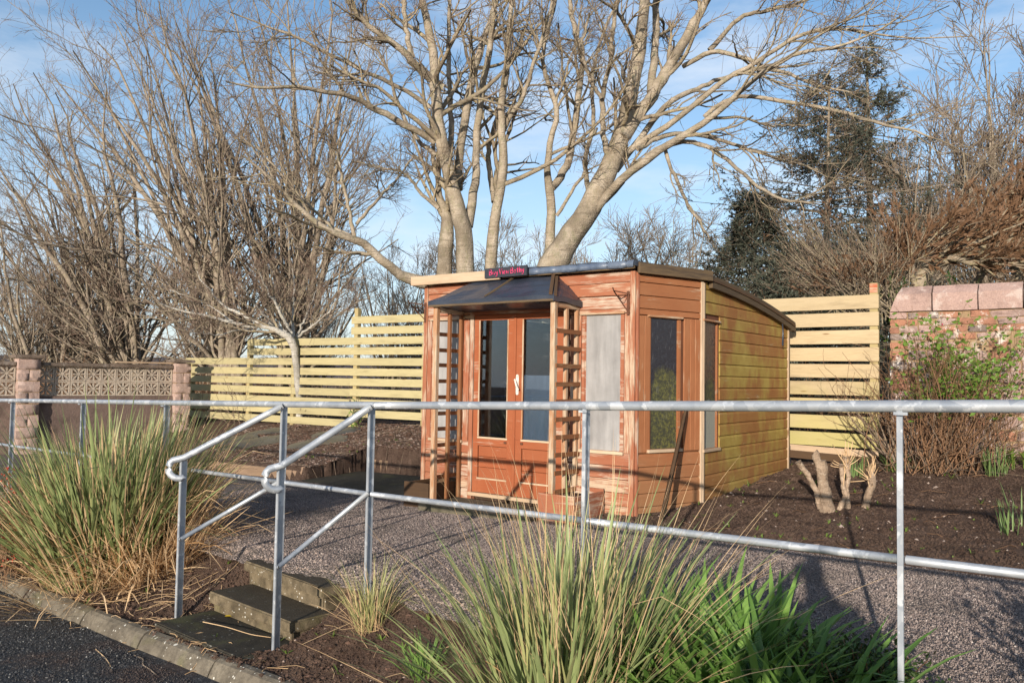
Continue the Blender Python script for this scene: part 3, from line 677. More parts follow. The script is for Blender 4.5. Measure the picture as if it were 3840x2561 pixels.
Fc += [(q(0, 0, c), q(1, 0, c), q(1, 0, c+1), q(0, 0, c+1)) for c in range(nx)]+[(q(0, n-1, c+1), q(1, n-1, c+1), q(1, n-1, c), q(0, n-1, c)) for c in range(nx)]
mb.add([tuple(v) for v in V], Fc, False); roof = mb.build('roof', M['felt'], shed)
# fascia: bare board on the left, felt lapped over on the right
part('fascia_board', 'bare', FR, -.125, 1.22, -.145, -.113, 2.469, 2.577, roof); part('fascia_board', 'barge', FR, 1.221, WF+.03, -.10, -.072, 2.485, 2.55, roof)
fx = np.linspace(1.60, WF+.035, 60); mbf = MB(); V = []
for i, x in enumerate(fx):
    wv = .008*math.sin(x*31)+.006*math.sin(x*53+1)+.004*math.sin(x*90)
    V += [(x, -.06, 2.568), (x, -.113-wv*.3, 2.566+wv*.3), (x, -.122-wv*.7, 2.53), (x, -.116-wv, 2.497+.006*math.sin(x*11)), (x, -.101, 2.498)]
n5 = len(fx); mbf.add(V, [(i*5+j, (i+1)*5+j, (i+1)*5+j+1, i*5+j+1) for i in range(n5-1) for j in range(4)], True); put('felt_flap', mbf.mesh('felt_flap', M['felt_edge']), roof, FR)
# barge boards: straight one over the cut corner and bent strips along the side
part('barge_board', 'barge', CH, -.02, LC+.10, -.075, -.04, 2.445, 2.555, roof).matrix_basis @= I4()
def strip(zo0, zo1, y0, y1, mat, q0, q1, wob=0.):
    mb = MB(); xs = np.linspace(q0, q1, 18); V = []
    for x in xs:
        z = float(zroof(x)); V += [(x, y0, z+zo0), (x, y0, z+zo1), (x, y1, z+zo1), (x, y1, z+zo0)]
    n = len(xs); Fc = [(i*4+j, i*4+(j+1) % 4, (i+1)*4+(j+1) % 4, (i+1)*4+j) for i in range(n-1) for j in range(4)]+[(3, 2, 1, 0), (n*4-4, n*4-3, n*4-2, n*4-1)]
    mb.add(V, Fc); return put('barge_board', mb.mesh('barge_board', M[mat]), roof, SI)
strip(-.045, .018, -.075, -.03, 'barge', .12, LS+.12); strip(.022, .05, -.085, -.02, 'dark_wood', .10, LS+.10); strip(.052, .088, -.072, -.035, 'barge', .02, LS+.13)
part('eave_block', 'barge', SI, LS-.02, LS+.16, -.07, .06, 2.07, 2.13, roof)
sx = MB(); sx.tubes(np.array([[2.42, -.06, float(zroof(2.4))-.02], [2.43, -.065, 2.03], [2.43, -.06, 1.86]]), np.array([.008, .010, .011]), 5); put('felt_strip', sx.mesh('felt_strip', M['felt']), roof, SI)

# --- porch canopy, posts and trellis
PX0, PX1, PD = .60, 2.175, .47
mb = MB(); et, eb, eo = 2.215, 2.165, .07
a0, a1 = PX0-.07, PX1+.045; f = -(PD+eo)
V = [(a0, f, eb), (a1, f, eb), (a0, f, et), (a1, f, et), (.835, -.075, 2.475), (1.915, -.075, 2.475), (a0-.0, 0, et-.02), (a1+.01, 0, et-.03), (a0, 0, eb-.03), (a1+.01, 0, eb-.04), (.835, 0, 2.478), (1.915, 0, 2.478)]
Fc = [(0, 1, 3, 2), (2, 3, 5, 4), (2, 4, 10, 6), (3, 7, 11, 5), (4, 5, 11, 10), (0, 2, 6, 8), (1, 9, 7, 3), (0, 8, 9, 1), (6, 10, 11, 7), (8, 6, 7, 9)]
mb.add(V, Fc)
bm = bmesh.new(); bm.from_mesh(mb.mesh('canopy', M['felt'])); bmesh.ops.subdivide_edges(bm, edges=list(bm.edges), cuts=6, use_grid_fill=True)
for v in bm.verts: v.co += Vector((0, .004*math.sin(v.co.x*19), .007*math.sin(v.co.x*13+v.co.y*9)+.005*math.sin(v.co.x*37-v.co.y*21)))
bmesh.ops.recalc_face_normals(bm, faces=list(bm.faces)); me = bpy.data.meshes.new('canopy'); bm.to_mesh(me); bm.free(); me.materials.append(M['felt'])
can = put('canopy', me, shed, FR)
def bar(name, mat, p0, p1, wd, th, parent, fr=FR):
    p0, p1 = Vector(p0), Vector(p1); d = p1-p0; Lb = d.length; mb = MB(); mb.box(0, Lb, -wd/2, wd/2, -th/2, th/2)
    xa = d.normalized(); up = Vector((0, 0, 1)) if abs(xa.z) < .95 else Vector((0, 1, 0)); ya = up.cross(xa).normalized(); za = xa.cross(ya)
    Mx = Matrix(((xa.x, ya.x, za.x, p0.x), (xa.y, ya.y, za.y, p0.y), (xa.z, ya.z, za.z, p0.z), (0, 0, 0, 1)))
    return put(name, mb.mesh(name, M[mat] if isinstance(mat, str) else mat), parent, fr @ Mx)
bar('batten', 'barge', (1.375, -.09, 2.482), (1.30, f+.05, 2.245), .022, .016, can)
bar('batten', 'dark_wood', (1.905, -.09, 2.485), (a1-.05, f+.01, 2.23), .035, .022, can); bar('batten', 'dark_wood', (1.945, -.085, 2.46), (a1+.0, f+.02, 2.215), .03, .022, can)
part('eave_batten', 'barge', FR, a0+.01, a1-.01, f-.006, f+.01, eb-.012, eb+.012, can)
zg = lambda x, y: float(zpath(sn(LW(x, y).x, LW(x, y).y)[0]))
for x in (PX0, PX1):
    s1 = 1 if x < 1 else -1
    part('porch_post', 'post', FR, x-.028, x+.028, -PD-.028, -PD+.028, (zg(x, -PD)-.01 if x < 1 else .22), 2.165)
    part('head_rail', 'post', FR, x-.022, x+.022, -PD+.03, -.02, 2.10, 2.15)
    for yy, mm in ((-PD*.52, 'slat'), (-.045, 'front')): part('trellis_upright', 'slat' if x < 1 else 'post', FR, x-.02, x+.02, yy-.02, yy+.02, zg(x, yy)+.0, 2.10)
    for i in range(10):
        z = 1.865-.178*i
        j = random.uniform(-.006, .006)
        bar('trellis_slat', 'slat', (x+s1*.032*-1, -PD-.005, z+j), (x-s1*.032, -.02, z+random.uniform(-.006, .006)), .016, .044, shed)
# plant bracket on each corner
def bracket(x, sgn):
    mb = MB(); y = -.032
    mb.box(x-.014, x+.014, y-.004, y, 2.03, 2.27)
    z0 = 2.245; tip = np.array([x-.02, y-.26, z0+.005])
    mb.tubes(np.array([[x, y, z0], tip, tip+[0, -.02, .03]]), np.full(3, .006), 5); mb.tubes(np.array([[x, y, 2.06], tip]), np.full(2, .006), 5)
    mb.tubes(np.array([[x, y, z0], [x-.01, y-.12, z0-.06], tip+[0, .05, -.035]]), np.full(3, .004), 4)
    return put('plant_bracket', mb.mesh('plant_bracket', M['rust']), shed, FR)
bracket(WF-.07, 1); bracket(.02, -1)
part('porch_slab', 'porch', FR, PX0-.02, PX1-.1, -PD-.22, -.055, -.12, .012) 

# ------------------------------------------------------------------ sign
LTR = {'B': [[(0, 0), (0, 1), (.42, 1), (.55, .78), (.4, .55), (.05, .5)], [(.05, .5), (.5, .5), (.65, .25), (.5, .02), (0, 0)]], 'a': [[(.5, .5), (.2, .6), (0, .35), (.1, .05), (.4, .1), (.5, .5), (.5, .1), (.62, 0)]],
       'y': [[(0, .6), (.12, .2), (.42, .25)], [(.5, .62), (.42, .1), (.3, -.35), (.05, -.3)]], 'V': [[(0, 1), (.3, 0), (.65, 1)]], 'i': [[(.1, .6), (.1, 0)], [(.1, .85), (.11, .9)]],
       'e': [[(0, .33), (.45, .38), (.35, .6), (.1, .55), (0, .25), (.15, 0), (.5, .08)]], 'w': [[(0, .6), (.15, 0), (.35, .45), (.52, 0), (.72, .6)]],
       'o': [[(.25, .6), (0, .4), (.08, .05), (.38, .02), (.5, .35), (.25, .6)]], 't': [[(.2, .95), (.2, .05), (.4, 0)], [(0, .62), (.45, .66)]], 'h': [[(0, 1), (0, 0)], [(0, .4), (.25, .6), (.42, .4), (.42, 0)]]}
sg = thing('name_sign', LW(1.325, -.13, 2.485), 'small black painted board lettered in pink, fixed over the porch canopy', 'sign')
SM = FR @ T(1.035, -.150, 2.487) @ RY(-.004)
sb = MB(); sb.box(0, .578, -.022, 0, 0, .108); put('board', sb.mesh('board', M['sign']), sg, SM)
lt = MB(); x = .07
for word in ('Bay', 'View', 'Bothy'):
    for chh in word:
        wd = max(p[0] for stx in LTR[chh] for p in stx)
        for stx in LTR[chh]:
            pts = np.array([[x+p[0]*.052, -.0225, .030+p[1]*.058+x*.012] for p in stx]); lt.tubes(pts, np.full(len(pts), .0046), 5)
        x += wd*.052+.011
    x += .012
put('lettering', lt.mesh('lettering', M['pink']), sg, SM)

# ------------------------------------------------------------------ planters, leaning plank, grey tub
def planter(name, x0, x1, y0, y1, z0, z1, mat, label, fill, dz):
    pl = thing(name, LW((x0+x1)/2, (y0+y1)/2, z0), label, 'planter', 'timber planters at the foot of the porch posts'); th = .022
    part('side_board', mat, FR, x0, x1, y0, y0+th, z0, z1, pl); part('side_board', mat, FR, x0, x1, y1-th, y1, z0, z1+.02, pl)
    part('end_board', mat, FR, x0, x0+th, y0+th, y1-th, z0, z1-.01, pl); part('end_board', mat, FR, x1-th, x1, y0+th, y1-th, z0, z1-.005, pl)
    part('soil', fill, FR, x0+th, x1-th, y0+th, y1-th, z0, z1-dz, pl, 0); return pl
planter('timber_planter', 2.11, 2.53, -.62, -.05, -.03, .265, 'front', 'square orange-brown planter under the right porch post, paint flaking', 'soil', .05)
pl = planter('timber_planter', .20, .57, -.52, -.04, -.12, .20, 'dark_wood', 'rotten dark planter with pale pebbles behind the left porch post', 'soil', .19)
pm = MB()
for _ in range(60):
    p = LW(random.uniform(.24, .54), random.uniform(-.49, -.25), .02); r = random.uniform(.012, .024)
    Vv = np.array([(1, 0, 0), (-1, 0, 0), (0, 1, 0), (0, -1, 0), (0, 0, .7), (0, 0, -.7)])*r*rng.uniform(.7, 1.2, (6, 3))+np.array(p)
    pm.add(Vv, [(0, 2, 4, 4), (2, 1, 4, 4), (1, 3, 4, 4), (3, 0, 4, 4), (2, 0, 5, 5), (1, 2, 5, 5), (3, 1, 5, 5), (0, 3, 5, 5)], True)
tag(pm.build('pebbles', M['chips'], pl), kind='stuff')
pk = MB(); p0 = np.array(CH @ Vector((.02, -.36, .03))); p1 = np.array(CH @ Vector((.68, -.045, 1.15)))
tip = p1+(p1-p0)*.02
pk.tubes(np.array([p0, p0*.6+p1*.4, p1-(p1-p0)*.12, tip]), np.array([0.024, .024, .021, .010]), 4); o = pk.build('leaning_plank', M['dark_wood'])
tag(o, 'dark split plank leaning against the cut corner of the shed beside its window', 'plank')
tb = rbox(.24, .2, .34, .002, .018); tb.name = 'grey_tub'; tb.materials.append(M['greyplastic'])
tag(put('grey_tub', tb, None, T(3.70, 10.98, .20) @ RZ(.93)), 'dark grey plastic tub tucked behind the rear corner of the shed', 'tub')
# ================================================================== RAILING
def rail_pt(s, n=3.42): return xy(s, n)
RS = [(-13., .955), (-7.8, 1.09), (-5.56, 1.15), (-4.46, 1.181), (-2.62, 1.241), (-1.055, 1.295), (1.6, 1.385)]
ra = thing('railing', (*xy(-4.49, 3.42), 0), 'galvanised tubular railing along the path with two curled handrails down the steps', 'railing')
def rz(s): return float(np.interp(s, [a for a, _ in RS], [b for _, b in RS]))
def tube(name, pts, r, k=14, mat='galv'):
    pts = np.array(pts, float); return MB().tubes(pts, np.full(len(pts), r), k).build(name, M[mat], ra)
def rp3(s, z, n=3.42): p = xy(s, n); return (p[0], p[1], z)
for a, b in ((-13.6, -4.43), (-4.425, 1.9)):
    ss_ = [a]+[s for s, _ in RS if a < s < b]+[b]; ss2 = np.unique(np.concatenate([np.linspace(u, v, 6) for u, v in zip(ss_[:-1], ss_[1:])]))
    tube('top_rail', [rp3(s, rz(s)) for s in ss2], .0242, 16)
low = lambda s: rz(s)-.60
for a, b in ((-13.6, -5.563), (-5.555, -4.465), (-4.455, -2.625), (-2.617, -1.06), (-1.05, 1.9)):
    tube('lower_rail', [rp3(s, low(s)) for s in np.linspace(a, b, 8)], .0172, 12)
def angle_post(name, p, z0, z1, yaw=0., w_=.05, th=.007, tilt=0.):
    mb = MB(); mb.box(0, .022, 0, th, z0, z1); mb.box(0, th, th+.0003, .058, z0+.0005, z1-.0005)
    return put(name, mb.mesh(name, M['galv']), ra, T(p[0], p[1], 0) @ RZ(math.atan2(TS[1], TS[0])+yaw))
for s in (-12.2, -9.7, -7.6, -5.56, -4.46, -2.62, -1.055, .9):
    p = xy(s-.02, 3.42-.03); angle_post('post', p, float(zpath(s))-.25, rz(s)-.018, .0)
    pb = MB(); pb.box(-.022, .03, .0, .006, rz(s)-.034, rz(s)-.022); put('saddle_plate', pb.mesh('saddle_plate', M['galv']), ra, T(*xy(s, 3.36), 0) @ RZ(math.atan2(TS[1], TS[0])))
for s, n_end, zt, zend in ((-5.56, 2.79, .752, -5.90), (-4.46, 2.845, .795, -4.65)):
    A = np.array(rp3(s+.01, rz(s)-.012, 3.39)); s2 = zend
    B = np.array(rp3(s2, zt, n_end)); d = (B-A); dh = d/np.linalg.norm(d)
    pts = [A, A+d*.33, A+d*.66, B]
    # bend: runs on past the post, then turns down and back to it
    hor = np.array([dh[0], dh[1], 0]); hor /= np.linalg.norm(hor); c0 = B+hor*.03-np.array([0, 0, .078])
    th0 = math.atan2(dh[2], math.hypot(dh[0], dh[1]))
    for k in range(1, 11):
        a = PI/2-.35-k*(PI*1.02)/10; pts.append(c0+hor*.075*math.cos(a)+np.array([0, 0, .075*math.sin(a)]))
    pts = pts[:3]+[B+dh*.0]+pts[4:]
    pts.append(np.array(rp3(s2, c0[2]-.070, n_end))+hor*.0)
    tube('handrail', pts, .0242, 16)
    zf = float(zpath(s2))-.42; angle_post('handrail_post', xy(s2-.025, n_end-.02), zf-.12, zt-.02, .1)
    lo_ = np.array(rp3(s, low(s)+.01, 3.39)); le = np.array(rp3(s2, .155, n_end)); tube('lower_brace', [lo_, lo_*.5+le*.5, le], .0165, 12)
    bt = MB(); q = np.array(rp3(s2+.005, .155, n_end-.021)); tn = np.array([TN[0], TN[1], 0]); bt.tubes(np.array([q-tn*.006, q+tn*.003]), np.array([.013, .013]), 8); bt.build('bolt', M['galv'], ra)

# ================================================================== FENCES
def fence(name, label, A, B, secs, zt, pitch, bh, mat, post_tops, postmat, below=0.):
    """secs: (x0, x1, first row, last row, joints); rows count down from the top; A,B ground line; zt top height"""
    A = np.array(A, float); B = np.array(B, float); L = np.linalg.norm(B-A); a = math.atan2(B[1]-A[1], B[0]-A[0])
    fo = thing(name, (*((A+B)/2), zt-2), label, 'fence', None); fr = T(A[0], A[1], 0) @ RZ(a)
    cache = {}
    for x0, x1, r0, r1 in secs:
        for r in range(r0, r1+1):
            k = (round(x1-x0, 2), r % 3)
            if k not in cache:
                bm = bmesh.new(); bmesh.ops.create_cube(bm, size=1)
                for v in bm.verts: v.co = Vector(((v.co.x+.5)*(x1-x0-.004), (v.co.y-.5)*.02, (v.co.z+.5)*bh))
                bmesh.ops.bevel(bm, geom=list(bm.edges), offset=.003, segments=1, affect='EDGES'); me = bpy.data.meshes.new('slat'); bm.to_mesh(me); bm.free(); me.materials.append(M[mat]); cache[k] = me
            put('slat', cache[k], fo, fr @ T(x0, random.uniform(-.002, .002), zt-pitch*r-bh+random.uniform(-.004, .004)) @ RY(random.uniform(-.0015, .0015)))
    for x, ztop, zbot in post_tops:
        o = slab('post', .1, .1, ztop-zbot, M[postmat], fo, fr @ T(x-.05, .002, zbot), .001, .004)
    return fo, fr, L
LA, LB_ = np.array([-7.75, 19.5]), np.array([-1.67, 15.5]); LLen = np.linalg.norm(LB_-LA)
def xon(px):   # where the view ray through px meets the fence line
    k = (px-1920)/F; d = (LB_-LA)/LLen; return (k*LA[1]-LA[0])/(d[0]-k*d[1])
x0, x1, x2, x3, x4 = xon(700), xon(930), xon(1100), xon(1326), xon(1600)+.9
fence('slat_fence', 'long yellow-green slatted timber fence stepping up in three sections towards the shed', LA, LB_,
      [(x0, x1, 4, 10), (x1, x2, 2, 10), (x2, x3, 2, 10), (x3-.06, x4, 0, 9)], 2.575, .209, .150, 'fence',
      [(xon(718), 1.72, -.1), (x1+.03, 2.13, -.1), (x2, 2.19, -.1), (x3+.05, 2.75, 0), (xon(1590), 2.57, 0)], 'fence_post')
RA, RB = np.array([3.25, 11.72]), np.array([4.86, 10.42]); d_ = AV
RA = np.array([3.83, 11.2])-np.array([AV.x, AV.y])*.9; RB = np.array([3.83, 11.2])+np.array([AV.x, AV.y])*1.16
fo, fr, L = fence('slat_fence', 'short tan slatted fence of wide boards between the shed and the stone wall', RA, RB, [(0, 2.06, 0, 8)], 2.545, .227, .182, 'fence_r', [(1.99, 2.70, .1), (.2, 2.5, .1)], 'fence_post')
bar('gravel_board', 'bare', (0, -.012, .52), (2.05, -.02, .47), .03, .09, fo, fr); bar('gravel_board', 'dark_wood', (.2, -.05, .44), (2.05, -.05, .38), .03, .10, fo, fr)
rp_ = MB(); rp_.box(1.942, 2.038, -.004, -.0015, 2.57, 2.69)
put('paint_patch', rp_.mesh('paint_patch', paint_wood('red_flaking_paint', (.42, .10, .04), (.38, .09, .04), (.5, .38, .26), .75)), fo, fr)

# ================================================================== WALLS
def rock(name, L, W, H, mat, j):
    bm = bmesh.new(); bmesh.ops.create_cube(bm, size=1); bmesh.ops.subdivide_edges(bm, edges=list(bm.edges), cuts=2, use_grid_fill=True)
    for v in bm.verts:
        c = v.co; e = sum(abs(q) > .49 for q in c); sh = 1-.02*max(0, e-1)
        v.co = Vector((c.x*L*sh+random.uniform(-j, j), c.y*W*sh+random.uniform(-j, j)*.8, c.z*H*sh+random.uniform(-j, j)*.6))
    me = bpy.data.meshes.new(name); bm.to_mesh(me); bm.free()
    for p in me.polygons: p.use_smooth = random.random() < .4
    me.materials.append(M[mat]); return me
# stone wall on the right
WP = np.array(at(3335, 1400, 10.42)); a_w = math.atan2(AV.y, AV.x)
sw = thing('stone_wall', (WP[0], WP[1], .4), 'old wall of pink granite, brick and crumbling mortar with heavy coping stones', 'stone wall')
WF_ = T(WP[0], WP[1], 0) @ RZ(a_w); WL = 3.6; ZC = 2.30
mbw = MB(); mbw.box(.015, WL, .02, .42, 0, ZC); put('mortar_core', mbw.mesh('mortar_core', M['mortar']), sw, WF_)
xk = 0.
for i, wd in enumerate((.50, .50, .47, .62, .55, .6)):
    mx_ = rock('coping_stone', wd-.012, .50, .335, 'granite', .007)
    for v in mx_.vertices:                      # sloping weathered faces
        v.co.x = max(-wd/2+.008, min(wd/2-.008, v.co.x*1.045)); v.co.z = max(-.16, min(.16, v.co.z*1.05))+random.uniform(-.004, .004)
        if v.co.z > .1: v.co.y = v.co.y*.80+.04
        if i == 0 and v.co.x < -.1: v.co.x += (v.co.z+.17)*.40
    for p_ in mx_.polygons: p_.use_smooth = False
    put('coping_stone', mx_, sw, WF_ @ T(xk+wd/2, .215, ZC+.165+random.uniform(-.004, .004)) @ RZ(random.uniform(-.015, .015))); xk += wd
z = ZC
row = 0
while z > .35:
    h = random.choice((.085, .09, .10, .12)) if row < 4 else random.uniform(.10, .19)
    x = .0
    while x < WL-.05:
        if row < 5 and x < 1.1 or x < .25:
            mat = random.choice(('brick', 'brick', 'granite', 'brick_grey')); wd = random.choice((.12, .215, .215)); hh = .078 if row < 5 else h*.85
        else: mat = random.choice(('granite', 'granite', 'granite', 'brick')); wd = random.uniform(.14, .38); hh = h*random.uniform(.75, .95)
        if random.random() > (.12 if x < 1 else .26) or x == 0.:
            nm = 'brick' if mat.startswith('brick') else 'stone'
            put(nm, rock(nm, wd-.014, .10, hh, mat, .004 if nm == 'brick' else .012), sw, WF_ @ T(x+wd/2, .05+random.uniform(-.006, .012), z-h/2+random.uniform(-.006, .006)) @ RY(random.uniform(-.04, .04)))
        x += wd
    z -= h; row += 1
# garden wall on the left: pierced screen blocks between split-block pillars
PA, PB = np.array(at(30, 1400, 16.2)), np.array(at(640, 1400, 18.3)); aw = math.atan2(PB[1]-PA[1], PB[0]-PA[0]); dW = (PB-PA)[:2]/np.linalg.norm((PB-PA)[:2])
gw = thing('screen_wall', (PA[0], PA[1], 0), 'low garden wall of pierced grey screen blocks between pink block pillars', 'garden wall')
WFL = T(PA[0], PA[1], 0) @ RZ(aw); LWL = np.linalg.norm((PB-PA)[:2])
def xw(px): 
    k = (px-1920)/F; return (k*PA[1]-PA[0])/(dW[0]-k*dW[1])
zb0, BS = .86, .305
def screen_block():
    mb = MB(); h = BS/2-.004; fr_ = .028
    for a, b, c, d in ((-h, h, -h, -h+fr_), (-h, h, h-fr_, h), (-h, -h+fr_, -h+fr_, h-fr_), (h-fr_, h, -h+fr_, h-fr_)): mb.box(a+.0003, b-.0003, -.045, .045, c, d)
    for k in range(8):
        a = k*PI/4+.0; L = h*1.30 if k % 2 else h*.98; wv = .012 if k % 2 else .009
        Mx = RY(-a); V = [(.02, -.036, -wv*.5), (L*.55, -.04, -wv*1.7), (L, -.04, -wv*.7), (L, -.04, wv*.7), (L*.55, -.04, wv*1.7), (.02, -.036, wv*.5)]
        V = V+[(x, -y, z) for x, y, z in V]; V = [tuple(Mx @ Vector(v)) for v in V]
        mb.add(V, [(5, 4, 3, 2), (5, 2, 1, 0), (6, 7, 8, 9), (6, 9, 10, 11)]+[(i, (i+1) % 6, (i+1) % 6+6, i+6) for i in range(6)])
    mb.tubes(np.array([[0, -.042, 0], [0, .042, 0]]), np.array([.035, .035]), 8); return mb.mesh('screen_block', M['screen'])
sbm = screen_block()
xp0, xp1 = xw(62), xw(147); xq0, xq1 = xw(648), xw(706)
runs = [(xp0-1.25, xp0), (xp1, xq0)]
for a, b in runs:
    n = int(round((b-a)/BS)); step = (b-a)/n
    for i in range(n):
        for r in range(2):
            put('screen_block', sbm, gw, WFL @ T(a+step*(i+.5), .0, zb0+BS*(r+.5)) @ Matrix.Scale(step/BS, 4, (1, 0, 0)))
    hb_ = MB(); hb_.box(a, b, -.1, .1, -.6, zb0-.002); put('base_wall', hb_.mesh('base_wall', M['harl']), gw, WFL)
    m_ = max(1, int((b-a)/.9))
    for i in range(m_): slab('coping_stone', (b-a)/m_-.006, .26, .075, M['coping'], gw, WFL @ T(a+(b-a)/m_*i, -.13, zb0+2*BS+.002), .003, .008)
slab('loose_board', 1.35, .12, .035, M['bare'], gw, WFL @ T(xq0-1.2, -.1, zb0+2*BS+.10) @ RZ(.01), .001, .004)
for a, b, zt in ((xp0, xp1, 1.62), (xq0, xq1, 1.60)):
    hh = .228; k = 0; z = zt-hh
    while z > -.6:
        if k % 2 == 0: put('pillar_block', rock('pillar_block', b-a-.004, .44, hh-.010, 'pinkblock', .006), gw, WFL @ T((a+b)/2, -.03, z+hh/2))
        else:
            for q in range(2): put('pillar_block', rock('pillar_block', (b-a)/2-.010, .44, hh-.010, 'pinkblock', .006), gw, WFL @ T(a+(b-a)*(.25+.5*q), -.03, z+hh/2))
        z -= hh; k += 1
    cm = MB(); cm.box(a+.012, b-.012, -.235, .17, -.6, zt-.01); put('mortar_core', cm.mesh('mortar_core', M['mortar']), gw, WFL)
    slab('pillar_cap', b-a+.12, .56, .07, M['coping'], gw, WFL @ T(a-.06, -.31, zt+.002), .004, .012)

# ================================================================== PLANTS
def blades(mb, base, phi, th0, th1, L, w_, mi=0, n=7, p=1.6, twist=None, kink=None):
    """strap or grass leaves: th = lean from the vertical, growing from th0 to th0+th1 along the leaf"""
    B = len(phi); t = np.linspace(0, 1, n)
    th = th0[:, None]+th1[:, None]*t[None]**p
    if kink is not None: th = th+np.where(t[None] > kink[:, None], 1.1, 0.)*(kink[:, None] < 1)
    dl = L[:, None]/(n-1); thm = (th[:, :-1]+th[:, 1:])/2
    r = np.concatenate([np.zeros((B, 1)), np.cumsum(np.sin(thm)*dl, 1)], 1); z = np.concatenate([np.zeros((B, 1)), np.cumsum(np.cos(thm)*dl, 1)], 1)
    cd_, sd_ = np.cos(phi)[:, None], np.sin(phi)[:, None]
    C = np.stack([base[:, 0:1]+r*cd_, base[:, 1:2]+r*sd_, base[:, 2:3]+z], -1)
    wt = (np.minimum(1, .62+.9*t)*np.clip(1.02-t**3.2, 0, 1))[None]*w_[:, None]/2
    tw = (twist if twist is not None else np.zeros(B))[:, None]*t[None]
    side = np.stack([-sd_*np.cos(tw), cd_*np.cos(tw), np.sin(tw)], -1)
    nrm = np.stack([-np.cos(th)*cd_, -np.cos(th)*sd_, np.sin(th)], -1)
    a = C-side*wt[..., None]; b = C+side*wt[..., None]; m = C-nrm*wt[..., None]*.35
    V = np.stack([a, m, b], 2); i = np.arange(B*n*3).reshape(B, n, 3)
    q1 = np.stack([i[:, :-1, 0], i[:, :-1, 1], i[:, 1:, 1], i[:, 1:, 0]], -1).reshape(-1, 4); q2 = np.stack([i[:, :-1, 1], i[:, :-1, 2], i[:, 1:, 2], i[:, 1:, 1]], -1).reshape(-1, 4)
    mb.add(V.reshape(-1, 3), np.concatenate([q1, q2]), True, mi); return mb
U = lambda a, b, n: rng.uniform(a, b, n)
def proto(name, mat, L, w_, th1, p=1.8, n=8, tw=0., kink=None):
    return blades(MB(), np.zeros((1, 3)), np.zeros(1), np.zeros(1), np.array([th1]), np.array([L]), np.array([w_]), 0, n, p, np.array([tw]), None if kink is None else np.array([kink])).mesh(name, M[mat])
def scatter_blades(parent, name, protos, n, c, rad, thr, zf, lean=(0, 0), sc=(.8, 1.15), front=0.):
    for i in range(n):
        r = rad*math.sqrt(random.random()); ph = random.uniform(0, 2*PI); x, y = c[0]+r*math.cos(ph), c[1]+r*math.sin(ph)
        ph2 = ph+random.gauss(0, .5) if r > rad*.25 else random.uniform(0, 2*PI)
        th = random.uniform(*thr)*(.35+.65*r/rad)
        put(name, random.choice(protos), parent, T(x, y, zf(x, y)-.02) @ RZ(ph2) @ RY(th) @ Matrix.Scale(random.uniform(*sc), 4))
def fine_blades(parent, name, mat, n, c, rad, Lr, wr, thr, th1r, zf, kinks=0., p=1.6, up=0., kind='stuff', nn=7):
    r = rad*np.sqrt(rng.random(n)); ph = U(0, 2*PI, n); x, y = c[0]+r*np.cos(ph), c[1]+r*np.sin(ph)
    base = np.stack([x, y, np.array([zf(a, b) for a, b in zip(x, y)])-.01+up*rng.random(n)], -1)
    kk = np.where(rng.random(n) < kinks, U(.4, .8, n), 2.)
    mb = blades(MB(), base, ph+rng.normal(0, .6, n), U(*thr, n)*(.3+.7*r/rad), U(*th1r, n), U(*Lr, n), U(*wr, n), 0, nn, p, rng.normal(0, .8, n), kk)
    return tag(mb.build(name, M[mat] if isinstance(mat, str) else mat, parent), kind=kind)

# big dry tussock on the left
c1 = (-3.55, 7.3); zL = lambda x, y: gz(x, y)
g1 = thing('grass_clump', (*c1, gz(*c1)), 'huge tussock of olive-green and dead straw-coloured blades left of the steps', 'grass clump')
pa = [proto('blade', m, L, w_, t_, 2., 7, random.uniform(-.5, .5)) for m, L, w_, t_ in (('blade', 1.6, .030, .3), ('blade_d', 1.5, .030, .45), ('blade', 1.35, .028, .6), ('blade_y', 1.6, .024, .25), ('blade_d', 1.7, .028, .45), ('blade', 1.75, .024, .2), ('straw', 1.4, .024, .3), ('straw', 1.45, .022, .12))]
scatter_blades(g1, 'blade', pa, 295, c1, .42, (.05, .62), zL, sc=(.66, 1.04))
for mt, n, Lr, wr, thr, th1, ks in (('blade', 620, (.6, 1.55), (.014, .027), (.05, .65), (.05, .6), .04), ('blade_d', 520, (.5, 1.5), (.014, .027), (.1, .9), (.1, .6), .0), ('blade_y', 260, (.6, 1.5), (.012, .022), (.05, .8), (.05, .5), .04), ('straw', 560, (.6, 1.45), (.008, .020), (.05, .75), (.05, .4), .15), ('straw_d', 240, (.5, 1.15), (.007, .015), (.2, 1.1), (.1, .6), .2)):
    fine_blades(g1, 'fine_blades', mt, n, c1, .46, Lr, wr, thr, th1, zL, ks)
# dead stalks fallen to the right and to the front
cr = (-3.05, 7.15)
fine_blades(g1, 'dead_blades', 'straw', 420, (-3.3, 7.4), .45, (.8, 1.4), (.006, .014), (.1, .7), (.0, .45), zL, .25)
fine_blades(g1, 'dead_blades', 'straw', 420, cr, .38, (.45, .95), (.006, .014), (.5, 1.5), (.0, .5), zL, .35)
fine_blades(g1, 'dead_blades', 'straw_d', 200, cr, .38, (.4, .85), (.006, .013), (.6, 1.55), (.0, .4), zL, .3)
fine_blades(g1, 'dead_blades', 'straw', 320, (c1[0], c1[1]-.3), .55, (.3, .85), (.005, .011), (1.1, 1.62), (.0, .35), zL, .2)
